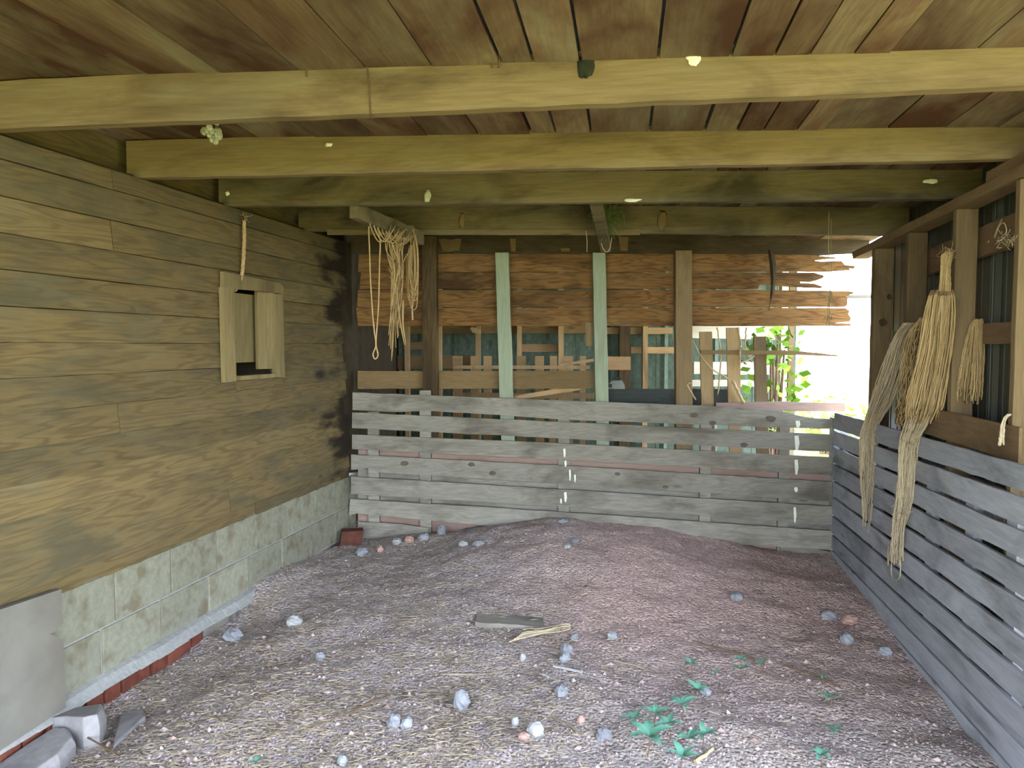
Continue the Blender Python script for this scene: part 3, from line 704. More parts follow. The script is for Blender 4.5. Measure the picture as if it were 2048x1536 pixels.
# studs of the rear bay
STUD = [(724,733,'stud'), (808,817,'stud'), (874,882,'stud'), (951,960,'stud'), (1034,1043,'stud'), (1117,1128,'stud'), (1287,1297,'stud'), (1240,1262,'darkpost')]
SL = ['rear stud seen just beside the end of the block wall', 'rear stud seen behind the hanging twine', 'rear stud seen directly beside the dark brown post', 'forked rear stud in the middle of the first opening',
      'rear stud seen beside the first pale post', 'notched rear stud left of the second pale post', 'slim sunlit rear stud beside the small grey case', 'broad dark rear stud behind the small grey case']
for (a_, b_, m_), lab in zip(STUD, SL):
    q = [Bp(a_, 560, OR-.16), Bp(b_, 560, OR-.16)]
    zt = 2.35; p0 = Vector((q[0].x, q[0].y, zt)); p1 = Vector((q[1].x, q[1].y, zt))
    mb = MB().board(p0, p0-UP*2.5, p1-UP*2.5, p1, OUT*.09, 8, .002)
    tag(mb.build('rear_stud', m_), lab, 'stud', 'studs of the rear bay', 'thing')
GR = [(730,1205,648,667,'upper girt'), (805,880,684,699,'short girt block'), (1040,1125,688,704,'block'), (730,960,711,738,'lower'), (1213,1262,713,740,'low'), (1262,1352,694,707,'mid'), (1213,1345,655,668,'up')]
GLB = ['long rear girt running just below the back planks', 'short rear girt beside the dark brown post, above the picket gate', 'short rear girt between the first pale post and notched stud', 'dark lower rear girt behind the hanging twine loop',
       'wide tan girt above the small grey case', 'narrow tan girt between the slim stud and cracked post', 'second tan girt tucked up under the planks above the grey case']
for (a_, b_, ya, yb, _), lab in zip(GR, GLB):
    ob = board_px(MB(), [(a_,ya),(b_,ya),(b_,yb),(a_,yb)], OR-.065 if _ != 'low' else OR-.2, .035, 10).build('rear_girt', 'girt' if a_ > 1000 else 'rail')
    tag(ob, lab, 'girt', 'girts of the rear bay', 'thing')
# black plank, pale plank, heavy timber, white post at the sunlit end
tag(board_px(MB(), [(1213,778),(1460,779),(1460,830),(1213,830)], .245, .08).build('low_plank', 'black'), 'black plank low behind the fence, carrying the small grey case', 'plank', kind='thing')
tag(board_px(MB(), [(1384,760),(1570,760),(1570,773),(1384,773)], 1.54, .03).build('white_plank', 'pale'), 'sunlit white plank behind the pickets', 'plank', kind='thing')
tag(board_px(MB(), [(1388,724),(1566,724),(1566,750),(1388,748)], 1.54, .10).build('heavy_timber', 'pale'), 'thick pale timber behind the pickets, above the white plank', 'timber', kind='thing')
tag(board_px(MB(), [(1384,652),(1570,652),(1570,680),(1384,676)], 1.54, .05).build('pale_girt', 'pale'), 'pale girt behind the vines, just below the back planks', 'girt', kind='thing')
for a_, b_, m_, lab in ((1564,1577,'pale','white sunlit post at the end of the rear bay'), (1579,1590,'post','thin brown post beside the white sunlit post')):
    q0, q1 = Bp(a_, 600, 1.45), Bp(b_, 600, 1.45)
    mb = MB().board(Vector((q0.x,q0.y,2.3)), Vector((q0.x,q0.y,-.2)), Vector((q1.x,q1.y,-.2)), Vector((q1.x,q1.y,2.3)), OUT*.09, 8, .001)
    tag(mb.build('bay_post', m_), lab, 'post', kind='thing')
# picket gate standing on the ground of the bay
pg = thing('picket_gate', 'upright gate of short brown pickets seen between the dark and second pale posts', 'gate', Bp(1050, 900, .9))
PK = [(905,925),(941,957),(967,983),(1033,1051),(1070,1088),(1100,1114),(1127,1146),(1160,1172)]
for i, (a_, b_) in enumerate(PK):
    ln = R.uniform(-3, 3)
    q0, q1 = Bp(a_,712,.9), Bp(b_,712,.9); l_ = dB*ln*.004
    MB().prism([q0, q1, Vector((q1.x,q1.y,-.02))+l_, Vector((q0.x,q0.y,-.02))+l_], OUT*.02).build('picket', 'girt', pg)
for ya, yb, xa_, xb_ in ((731,738,908,1180), (786,797,905,1190), (850,870,905,1190)):
    poly_px(MB(), [(xa_,ya),(xb_,ya),(xb_,yb),(xa_,yb)], .88, .022).build('cross_rail', 'stud', pg)
tag(poly_px(MB(), [(1020,802),(1030,792),(1120,776),(1160,774),(1160,780)], .222, .02).build('slanting_board', 'girt'), 'tan board slanting behind the fence below the longer mid rail', 'board', kind='thing')
tag(poly_px(MB(), [(1118,728),(1188,717),(1188,723),(1120,733)], .862, .02).build('thin_stick', 'stud'), 'thin pale stick leaning on top of the picket gate', 'stick', kind='thing')
tag(poly_px(MB(), [(1171,645),(1182,645),(1185,655),(1184,692),(1171,692)], .155, .02).build('short_board', 'post'), 'short brown board end hanging beside the second pale post', 'board', kind='thing')
tag(poly_px(MB(), wobble([(940,657),(944,653),(962,660),(960,668),(945,665)], .4, 6), OR-.19, .03).build('wood_fork', 'stud'), 'small forked wood block on the forked rear stud', 'block', kind='thing')
# small grey case
cs = thing('small_case', 'small grey case with a handle standing on the black plank', 'case', Bp(1233, 778, .27))
poly_px(MB(), [(1222,762),(1244,761),(1249,769),(1250,778),(1217,778),(1217,769)], .255, .06).build('body', 'case', cs)
MB().tube([Bp(1225,763,.285), Bp(1226,756,.285), Bp(1243,756,.285), Bp(1244,763,.285)], .006, 6).build('handle', 'black', cs)
poly_px(MB(), [(1216,768),(1224,768),(1224,775),(1216,775)], .25, .01).build('latch', 'black', cs)
# three grey pickets and the splinter board at the sunlit end
for a_, b_, c_, d_, y_, lab in ((1399,1424,1403,1428,664,'tall grey picket nearest to the cracked brown post, with vines'), (1453,1479,1457,1482,655,'middle grey picket with dry vines climbing it'), (1508,1532,1511,1535,673,'reddish picket with a square top, close to the bright gap')):
    q = [Bp(a_,y_,.22), Bp(b_,y_,.22), Bp(d_,803,.22), Bp(c_,803,.22)]
    ext = lambda p, r_: r_+(r_-p)*0.9
    mb = MB().board(q[0], ext(q[0], q[3]), ext(q[1], q[2]), q[1], OUT*.022, 14, .002)
    tag(mb.build('picket', 'post' if a_ > 1500 else 'stud'), lab, 'picket', 'pickets beside the bright gap', 'thing')
tag(poly_px(MB(), wobble([(1402,700),(1560,701),(1600,702),(1640,706),(1676,710),(1676,713),(1640,712),(1590,710),(1480,709),(1402,708)], .6, 14), .165, .022).build('broken_board', 'rail'), 'thin broken board tapering to a point across the pickets', 'board', kind='thing')
tag(poly_px(MB(), wobble([(1640,590),(1760,590),(1760,597),(1640,596)], .5, 14), .212, .02).build('cross_slat', 'grey'), 'thin grey slat bridging the bright gap', 'slat', kind='thing')

# ================================================================== outside: leafy bushes in the sun
def bush(c, rx, ry, rz, n, mat, lf, label):
    b = thing('bush', label, 'bush', Vector((c[0], c[1], -.35)))
    mb = MB(); c = Vector(c)
    for i in range(n):
        d = Vector((R.gauss(0,1), R.gauss(0,1), R.gauss(0,1))).normalized()*R.uniform(.55, 1.0)
        p = c+Vector((d.x*rx, d.y*ry, d.z*rz))
        a = Vector((R.gauss(0,1), R.gauss(0,1), R.gauss(0,.6))).normalized(); w = a.cross(Vector((R.gauss(0,1), R.gauss(0,1), R.gauss(0,1)))).normalized()
        l = lf*R.uniform(.6, 1.2)
        mb.add([p, p+a*l*.5+w*l*.3, p+a*l, p+a*l*.5-w*l*.3], [(0,1,2,3)])
    fo = mb.build('foliage', mat, b); fo['kind'] = 'stuff'
    sm = MB()
    for i in range(7):
        q = c+Vector((R.uniform(-.6,.6)*rx, R.uniform(-.6,.6)*ry, R.uniform(0,.6)*rz))
        sm.tube([Vector((c.x+R.uniform(-.1,.1), c.y+R.uniform(-.1,.1), -.4)), (q+Vector((c.x,c.y,-.2)))/2, q], [.03,.02,.008], 5)
    sm.build('branches', 'stem', b)
    return b
p1 = PD(1655, 720, 13); bush((p1.x, p1.y, .15), .8, .6, .55, 260, 'leaf_bright', .16, 'sunlit bush washed out in the bright gap')
p2 = PD(1548, 690, 6.5); bush((p2.x, p2.y, 1.25), .30, .25, .5, 150, 'leaf_bright', .11, 'big-leaved green plant behind the pickets')

# dry vines around the pickets
for k, (pts, lab) in enumerate((
    ([(1383,678,.2),(1398,706,.19),(1420,735,.2),(1455,757,.2)], 'dry vine stem slanting from the cracked post to middle picket'),
    ([(1434,655,.19),(1440,690,.19),(1441,735,.2),(1436,790,.21)], 'thin dry vine hanging between the two grey pickets'),
    ([(1476,655,.19),(1481,685,.19),(1481,700,.15),(1480,730,.2)], 'dry vine curling over the broken board by the middle picket'),
    ([(1492,655,.2),(1491,690,.2),(1497,720,.2)], 'forked pale vine stem beside the middle picket'),
    ([(1509,712,.19),(1496,720,.19),(1480,726,.19)], 'dark twig crossing from the square-topped picket to middle picket'),
    ([(1466,762,.19),(1474,778,.19),(1484,798,.19),(1488,806,.19)], 'thick vine stem at the foot of the middle picket'),
    ([(1392,800,.055),(1375,770,.06),(1385,765,.055)], 'vine tendril wrapped on the cracked post foot'))):
    pts3 = spline([Bp(x, y, o) for x, y, o in pts], 14)
    pts3 = [p+Vector((R.uniform(-.004,.004),0,R.uniform(-.003,.003))) for p in pts3]
    tag(MB().tube(pts3, .006 if k != 5 else .012, 6).build('vine_stem', 'vine', smooth=True), lab, 'vine', 'dry vines', 'thing')

# ================================================================== TWINE, STICKS AND SMALL THINGS UP HIGH
def strands(ctrl, n, r, seed, spread_end=1.0, minlen=0.8, flat=0.45, sides=5, wig=0.006, wave=0.22):
    """ctrl: (centre point, half width) down the hank; strands follow it at their own place in its section"""
    rd = random.Random(seed); mb = MB(); lat = dB; bk_ = nB
    for i in range(n):
        th = rd.uniform(0, 2*math.pi); q = math.sqrt(rd.random()); u, v = math.cos(th)*q, math.sin(th)*q*flat
        end = rd.uniform(minlen, 1.0); ph = rd.uniform(0, 6.28)
        pts = []
        for k, (c, w) in enumerate(ctrl):
            uu = u+wave*math.sin(ph+k*1.3); vv = v+wave*.5*math.cos(ph+k*0.9)
            pts.append(c+lat*uu*w+bk_*(vv*w+0.004))
        sp = spline(pts, 6*len(ctrl)); m = max(4, int(len(sp)*end)); sp = sp[:m]
        sp = [p+Vector((rd.uniform(-1,1), rd.uniform(-1,1), rd.uniform(-1,1)))*wig*(0.3+0.7*j/m) for j, p in enumerate(sp)]
        mb.tube(sp, r*rd.uniform(.8, 1.2), sides)
    return mb
def fuzz(mb, c, w, h, n, seed, r=.0013):
    rd = random.Random(seed)
    for i in range(n):
        p = c+Vector((rd.gauss(0,.5)*w, rd.gauss(0,.4)*w, rd.gauss(0,.5)*h)); d = Vector((rd.gauss(0,1), rd.gauss(0,1), rd.gauss(0,1))).normalized()*rd.uniform(.015,.04)
        mb.tube([p, p+d*.5+Vector((0,0,-.004)), p+d], r, 3)
    return mb
def Rc(l):      # pixel controls on the open side wall: x, y, offset inwards (+), half width in pixels
    return [(Rp(x, y, -o), w*depth_of(Rp(x, y, -o))/F) for x, y, o, w in l]
# hank over the fence, far one
c1 = Rc([(1828,646,.0,20),(1805,672,.01,16),(1792,710,.02,20),(1778,760,.03,22),(1760,808,.035,20),(1742,846,.035,14),(1736,880,.035,17),(1735,940,.035,16),(1734,1000,.03,12),(1732,1076,.03,7)])
h1 = thing('twine_hank', 'grey-brown twine hank draped over the side fence near its corner', 'twine', c1[-1][0], 'twine hanks on the side wall')
strands(c1, 90, .0029, 3, minlen=.68, wig=.0035, wave=.12).build('twine', 'rope_pale', h1, True)
c1b = Rc([(1850,636,.0,12),(1842,662,.01,22),(1832,710,.0,22),(1822,770,.0,22),(1812,830,.0,18),(1808,858,.0,14)])
strands(c1b, 40, .0026, 4, minlen=.55, wig=.010).build('frayed_lobe', 'rope', h1, True)
for c_, w_, h_, n_ in ((c1[5][0], .03, .06, 70), (c1[7][0], .03, .08, 60)): fuzz(MB(), c_+nB*.02, w_, h_, n_, n_).build('frayed_fibres', 'rope_pale', h1)['kind'] = 'stuff'
# big hank
c2 = Rc([(1884,580,.03,20),(1881,596,.05,25),(1876,640,.05,29),(1869,700,.05,32),(1858,760,.05,35),(1848,812,.05,36),(1838,852,.05,30)])
h2 = thing('twine_hank', 'big thick golden twine hank draped over the side fence and hanging almost to its foot', 'twine', c2[-1][0], 'twine hanks on the side wall')
mbk = strands(c2, 150, .0029, 7, minlen=.82, flat=.5, wig=.0015, wave=.07)
cb = Rc([(1870,850,.05,22),(1872,872,.045,22),(1868,888,.045,18)])
mbk.build('twine', 'rope', h2, True)
c2b = Rc([(1846,800,.05,26),(1834,846,.05,22),(1818,880,.05,17),(1812,925,.045,17),(1808,985,.045,17),(1803,1022,.045,17),(1797,1060,.045,12),(1793,1100,.04,12),(1790,1135,.04,9)])
strands(c2b, 80, .0029, 8, minlen=.62, wig=.003, wave=.15).build('hanging_tail', 'rope_pale', h2, True)
lp_ = MB()
for k, (dx, yb) in enumerate(((0, 1160), (5, 1120), (-7, 1100))):
    pts = [Rp(x+dx, y, -.05-.004*k) for x, y in ((1800,1030),(1790,1080),(1783,1130),(1784,yb-8),(1792,yb),(1800,yb-8),(1801,1120),(1802,1070),(1806,1030))]
    lp_.tube(spline(pts, 40), .003, 6)
lp_.build('loop', 'rope_pale', h2, True)
for c_, w_, h_, n_ in ((c2b[2][0], .03, .05, 90), (c2b[4][0], .03, .09, 91), (c2b[5][0], .04, .03, 60)): fuzz(MB(), c_+nB*.02, w_, h_, n_, n_).build('frayed_fibres', 'rope_pale', h2)['kind'] = 'stuff'
# small hank tied to the post, behind the top of the big one
c3 = Rc([(1896,504,.03,7),(1893,512,.035,11),(1891,530,.035,10),(1889,560,.035,11),(1886,600,.03,13)])
h3 = strands(c3, 50, .0027, 9, minlen=.9, wig=.002, wave=.08); fuzz(h3, c3[0][0], .025, .02, 60, 20)
tag(h3.build('twine_hank', 'rope', smooth=True), 'short narrow twine hank tied to the doubled post above the big hank', 'twine', 'twine hanks on the side wall', 'thing')
fp = (Rpt(SP[2][0], 1.0, .035)+nB*.018, nB)
c4 = [(hit(x, y, fp), w*depth_of(hit(x, y, fp))/F) for x, y, w in ((1956,638,7),(1952,655,13),(1947,700,19),(1941,760,24),(1936,815,23))]
tag(strands(c4, 90, .0026, 10, minlen=.75, wig=.003, wave=.1).build('twine_hank', 'rope', smooth=True), 'fanned twine hank with loose ends on the doorway side of the doubled post', 'twine', 'twine hanks on the side wall', 'thing')
c5 = Rc([(2018,828,.0,5),(2009,838,.01,5),(2005,860,.02,6),(2002,895,.03,6)])
tag(strands(c5, 9, .003, 12, minlen=.9, wig=.002).build('twine_hank', 'rope_pale', smooth=True), 'little twine loop over the sill board next to the last post', 'twine', 'twine hanks on the side wall', 'thing')
# straw wisp caught high on the side wall
mb = MB()
for pts in (((2004,438),(1994,458),(1988,476),(1998,475),(2012,470)), ((1990,474),(1998,452),(2008,446),(2013,462),(2006,472)), ((2002,478),(2016,474),(2028,478))):
    mb.tube(spline([Rp(x, y, -.0) for x, y in pts], 16), .0022, 5)
tag(fuzz(mb, Rp(2015,480,.02), .04, .03, 50, 31).build('straw_wisp', 'straw'), 'wisp of straw caught beside the last post, high on the side wall', 'straw', kind='thing')

# peg carrying the tangled twine
def stick(p0, p1, w, h, name, mat, label, cat='stick', side=None):
    u = (p1-p0).normalized(); sd_ = side or u.cross(UP).normalized(); up_ = sd_.cross(u).normalized()
    mb = MB().board(p0+up_*h/2-sd_*w/2, p1+up_*h/2-sd_*w/2, p1-up_*h/2-sd_*w/2, p0-up_*h/2-sd_*w/2, sd_*w, 10, .003)
    return tag(mb.build(name, mat, bevel=.003), label, cat, kind='thing')
zj3 = JE[2][0].z; zj4 = JE[3][0].z
K0 = PD(706, 421, 4.15); K1 = PD(842, 478, 4.98)
stick(K0, K1, .05, .085, 'peg_board', 'joist_moss', 'worn wooden peg sticking out under the joists, loaded with tangled twine', 'peg')
K2 = PD(1191, 397, 4.02); K3 = PD(1212, 498, 5.05)
stick(K2, K3, .068, .045, 'hanging_stick', 'joist_moss', 'wooden stick hanging under the joists inside a clump of dry moss', 'stick')
def on_joist(px, py, k, pr=0.0):      # point on the room face of joist k
    p, q = JE[k]; n = Vector((-(q-p).y, (q-p).x, 0)).normalized()
    if n.y > 0: n = -n
    return hit(px, py, (p+n*pr, n))
a_, b_ = on_joist(655, 465, 3, .012), on_joist(1280, 465, 3, .012)
mb = MB().board(a_+UP*.02, b_+UP*.02, b_-UP*.016, a_-UP*.016, Vector((0,.012,0)), 16, .0015)
tag(mb.build('batten', 'joist'), 'long thin batten nailed along the bottom of the mossy joist', 'batten', kind='thing')
def K(t, dz=0.0, dx=0.0, dy=0.0): return K0.lerp(K1, t)+Vector((dx, dy, dz))
def Kp(px, py, t): return PD(px, py, depth_of(K0.lerp(K1, t)))
pts = [Kp(745,440,.3),Kp(738,452,.3),Kp(739,500,.3),Kp(741,560,.3),Kp(745,625,.3),Kp(749,665,.3),Kp(752,690,.3),Kp(746,708,.3),Kp(750,718,.3),Kp(756,710,.3),Kp(752,690,.3),Kp(753,668,.3),Kp(757,610,.3),Kp(759,530,.3),Kp(760,480,.3),Kp(752,446,.3),Kp(745,436,.3)]
tag(MB().tube(spline(pts, 70), .0042, 6).build('twine_loop', 'rope', smooth=True), 'single cord hanging from the peg in a long twisted loop', 'cord', kind='thing')
mb = MB(); rd = random.Random(44)
for i in range(30):
    t0 = rd.uniform(.42, .78); x0 = 706+136*t0+rd.uniform(-4,4); yt = 421+57*t0-10
    x1 = 772+rd.uniform(0,44); yb = rd.choice([520,560,600,640,660,690]) + rd.uniform(-20,20)
    pts = [Kp(x0-6, yt+30, t0), Kp(x0, yt, t0), Kp(x0+7, yt+28, t0-.03), Kp((x0+x1)/2+rd.uniform(-6,6), 500, t0), Kp(x1*.6+790*.4+rd.uniform(-7,7), 540+rd.uniform(-10,20), t0), Kp(790+rd.uniform(-14,14), yb, t0)]
    mb.tube(spline(pts, 22), .003*rd.uniform(.8,1.25), 5)
for i in range(7):                      # swags between the turns
    t0 = .22+.06*i; x0 = 706+136*t0; pts = [Kp(x0, 421+57*t0-14, t0-.02), Kp(x0+6, 421+57*t0+22, t0-.05), Kp(x0+24, 485+rd.uniform(-6,8), t0), Kp(x0+42, 465+rd.uniform(-6,6), t0+.1), Kp(x0+46, 421+57*(t0+.25), t0+.2)]
    mb.tube(spline(pts, 18), .0036, 5)
for pts in (((786,650),(785,690),(783,722)), ((791,560),(800,640),(809,690)), ((806,600),(806,650),(812,690))):
    mb.tube(spline([Kp(x, y, .6) for x, y in pts], 10), [.007,.007,.0068,.0066,.006,.006,.005,.005,.004,.003,.002], 6)
tag(mb.build('twine_tangle', 'rope', smooth=True), 'ragged tangle of frayed twine hanging from the middle of the peg', 'twine', kind='thing')
mb = MB(); rd = random.Random(45)
for i in range(13):
    t0 = rd.uniform(.78,.95); xa_, xb_ = 822+rd.uniform(-8,4), 832+rd.uniform(-4,8); yb = rd.uniform(555,625)
    pts = [Kp(815+rd.uniform(-3,3), 462, t0), Kp(820+rd.uniform(-3,8), 452, t0), Kp(xb_-2, 490, t0-.03), Kp(xb_, 540, t0), Kp(xb_-2, yb-14, t0), Kp((xa_+xb_)/2, yb, t0), Kp(xa_, yb-16, t0), Kp(xa_-2, 530, t0), Kp(xa_+3, 490, t0)]
    mb.tube(spline(pts, 30), .003, 5)
mb.tube(spline([Kp(827,560,.85),Kp(824,600,.85),Kp(825,640,.85)], 8), .006, 6)
tag(mb.build('twine_coil', 'rope', smooth=True), 'looped coil of twine at the outer end of the peg, beside the dark post', 'twine', kind='thing')
# clump of moss round the hanging stick, with a wire bail
def clump(c, rx, ry, rz, n, seed, name, label, cat, mat='moss'):
    rd = random.Random(seed); mb = MB().blob(c, rx*.55, ry*.6, rz*.7, seed, .5, 12, 9)
    for i in range(n):
        d = Vector((rd.gauss(0,1), rd.gauss(0,1), rd.gauss(0,1))).normalized(); p = c+Vector((d.x*rx*rd.uniform(.4,1), d.y*ry, d.z*rz*rd.uniform(.4,1)))
        e = p+Vector((rd.gauss(0,.02), rd.gauss(0,.015), rd.uniform(-.07,.01)))
        mb.tube([p, (p+e)/2+Vector((rd.gauss(0,.008),0,0)), e], .0016, 3)
    return tag(mb.build(name, mat), label, cat, kind='thing')
clump(PD(1214, 428, 4.66), .115, .09, .12, 620, 3, 'moss_clump', 'dark green clump of dry moss hanging round the stick', 'moss')
for pts, d_, lab in ((((1201,474),(1204,492),(1212,504),(1219,498),(1224,474)), 4.83, 'bent pale wire bail looped under the end of the hanging stick'), (((1172,462),(1174,482),(1174,504)), depth_of(on_joist(1172,465,3,.012)), 'straight pale wire hanging from the batten beside the stick')):
    tag(MB().tube(spline([PD(x, y, d_) for x, y in pts], 14), .0022, 5).build('wire', 'rope_pale'), lab, 'wire', kind='thing')
# rope on the left wall above the hatch
pts = [s_of(x, y, -.02) for x, y in ((489,440),(486,480),(484,520),(484,550),(481,568),(474,582))]
pts = [Lp(s_, z_, -.018-.012*math.sin(i)) for i, (s_, z_) in enumerate(pts)]
mb = MB(); sp = spline(pts, 40)
for q in range(3):
    mb.tube([p+Vector((0, math.cos(i*.9+q*2.09)*.006, 0))+nL*math.sin(i*.9+q*2.09)*.006 for i, p in enumerate(sp)], .006, 6)
fuzz(mb, pts[0]+UP*.01, .012, .02, 24, 8)
tag(mb.build('rope', 'rope', smooth=True), 'thick twisted rope hanging down the boarded wall into the hatch', 'rope', kind='thing')
# nests, smears, hook and wire on the joists and ceiling
clump_n = MB()
cn = hitc(432, 250)-UP*.03
for i in range(22):
    clump_n.blob(cn+Vector((R.gauss(0,.022), R.gauss(0,.025), R.gauss(-.005,.016))), .014, .014, .018, i, .3, 7, 5)
tag(clump_n.build('wasp_nest', 'nest'), 'pale lumpy wasp nest on the ceiling boards, behind the biggest joist', 'nest', kind='thing')
def smear(px, py, k, w, h, mat, name, label, cat, seed=1):
    c = on_joist(px, py, k, .004); d_ = depth_of(c)/F
    ob = MB().blob(c, w*d_/2, .005, h*d_/2, seed, .5, 14, 8).build(name, mat, smooth=True)
    return tag(ob, label, cat, 'mud nests and smears on the joists', 'thing')
smear(1387,117,0,26,26,'white','mud_nest','round white mud nest on the biggest pale joist','nest',1)
smear(1171,132,0,32,46,'tar','tar_spot','dark green blotch on the biggest pale joist','blotch',2)
smear(657,289,1,16,9,'white','mud_nest','small pale crumb on the stained end of the golden brown joist','nest',3)
smear(855,391,2,14,26,'nest','mud_nest','pale green oblong patch on the third joist, above the peg','nest',4)
smear(1264,400,2,34,7,'white','mud_nest','long white streak on the third joist beside the moss clump','smear',5)
smear(1861,363,2,30,10,'white','mud_nest','flat white streak near the far end of the third joist','smear',6)
smear(455,386,2,9,9,'white','mud_nest','tiny white ring at the wall end of the third joist','nest',7)
smear(924,440,3,12,28,'rail','bark_scrap','hanging strip of torn bark on the mossy joist, between peg and stick','scrap',8)
smear(1324,440,3,18,40,'rail','bark_scrap','hanging strip of torn bark on the mossy joist, past the moss clump','scrap',9)
mb = MB()
for dx in (0, 10):
    mb.tube([on_joist(990+dx,98,0,.0), on_joist(988+dx,108,0,.02), on_joist(986+dx*1.2,122,0,.012), on_joist(984+dx*1.3,135,0,.012)], .004, 6)
tag(mb.build('bent_nail', 'steel'), 'rusty bent nail hook over the top edge of the biggest joist', 'hook', kind='thing')
mb = MB().tube([on_joist(733,120,0,.003), on_joist(738,170,0,.004), on_joist(741,226,0,.004), on_joist(743,238,0,-.02)], .0022, 5)
tag(mb.build('wire', 'steel'), 'dark wire looped round the biggest joist', 'wire', kind='thing')
tag(MB().tube([on_joist(612,128,0,.003), on_joist(613,140,0,.004), on_joist(613,153,0,.003)], .003, 5).build('bent_nail', 'steel'), 'short dark nail at the top edge of the biggest joist, left of the wire', 'nail', kind='thing')
# twine with dry leaves dangling in front of the broken planks
d_t = depth_of(on_joist(1660, 440, 3))
mb = MB()
for dx in (0, 5):
    mb.tube(spline([PD(1658+dx, 420, d_t), PD(1657+dx, 480, d_t), PD(1658+dx, 530, d_t), PD(1656+dx*.6, 600, d_t), PD(1653+dx, 650, d_t), PD(1649+dx, 670, d_t)], 24), .0022, 5)
for i in range(16):
    y = R.uniform(560, 640); c = PD(1656+R.uniform(-5,7), y, d_t); d = Vector((R.uniform(-.02,.02), R.uniform(-.02,.02), R.uniform(-.06,-.02)))
    w = d.cross(Vector((R.gauss(0,1),R.gauss(0,1),0))).normalized()*.006
    mb.add([c, c+d*.5+w, c+d, c+d*.5-w, c+d*.5+Vector((.003,.003,0))], [(0,1,4),(1,2,4),(2,3,4),(3,0,4)])
tag(mb.build('dangling_twine', 'vine'), 'thin twine with dry leaves dangling in front of the bright gap', 'twine', kind='thing')

# ================================================================== PANEL AND DEBRIS BY THE BLOCK WALL
pp = [s_of(x, y, -.04) for x, y in ((-70,1243),(123,1178),(132,1415),(-70,1548))]
q = [Lp(s_, z_, -.04) for s_, z_ in pp]
edge = [q[1]+(q[2]-q[1])*t for t in (0, .10, .28, .33)]
mid_ = s_of(98, 1268, -.04); mid2 = s_of(112, 1262, -.04)
outline = [q[0], q[1], edge[2], Lp(*mid2, -.04), Lp(*mid_, -.04), Lp(*s_of(118,1276,-.04), -.04), q[1]+(q[2]-q[1])*.42, q[2], q[3]]
pn = MB().prism(outline, -nL*.025).build('plywood_panel', 'panel')
tag(pn, 'grey plywood panel with a torn hole, standing against the block wall', 'panel', kind='thing')

def rock(px, py, w, h, mat, label, seed, depth_ratio=.8, rot=0.0, cat='stone', sink=.42, name='stone', amp=.32, facet=1.5):
    """w, h: size in pixels as seen; foot of the stone at px, py"""
    p = hitf(px, py); d_ = depth_of(p)/F
    rx = w*d_/2; rz = h*d_/2*1.15; ry = max(rx*depth_ratio, rz*.7)
    c = Vector((p.x, p.y+ry*.5, zf(p.x, p.y)+rz*(1-sink)))
    mb = MB().blob(c, rx, ry, rz, seed, amp, 12, 8, rot, facet)
    return tag(mb.build(name, mat, smooth=False), label, cat, 'stones on the dirt floor', 'thing')
def slab(pts, h, tilt, mat, label, seed):
    rd_ = random.Random(seed); base = [hitf(x, y) for x, y in pts]; c = sum(base, Vector())/len(base)
    low = [p-UP*.02 for p in base]; mid_ = [p+(p-c)*.02+UP*(h*.6+rd_.uniform(-.006,.006)+tilt.dot(p-c)) for p in base]
    top = [p.lerp(c, .10+rd_.uniform(0,.05))+UP*(h+rd_.uniform(-.004,.004)+tilt.dot(p-c)) for p in base]
    n = len(pts); mb = MB(); mb.v = low+mid_+top
    for r_ in (0, n):
        mb.f += [(r_+i, r_+(i+1) % n, r_+n+(i+1) % n, r_+n+i) for i in range(n)]
    mb.f += [tuple(range(2*n, 3*n)), tuple(range(n))[::-1]]
    return tag(mb.build('concrete_lump', mat, bevel=.006), label, 'concrete', 'broken concrete', 'thing')
slab([(84,1472),(128,1484),(168,1500),(200,1492),(213,1470),(210,1446),(150,1446)], .10, Vector((.15,-.1,0)), 'concrete', 'big broken concrete lump by the foot of the plywood panel', 1)
slab([(-30,1560),(60,1580),(120,1545),(152,1512),(140,1488),(112,1482),(50,1512)], .06, Vector((.1,.1,0)), 'concrete', 'large concrete slab piece at the bottom corner, in front of the lump', 2)
slab([(226,1500),(268,1462),(292,1442),(285,1425),(240,1436)], .02, Vector((0,0,0)), 'concrete', 'flat dusty slab fragment beside the big concrete lump', 3)
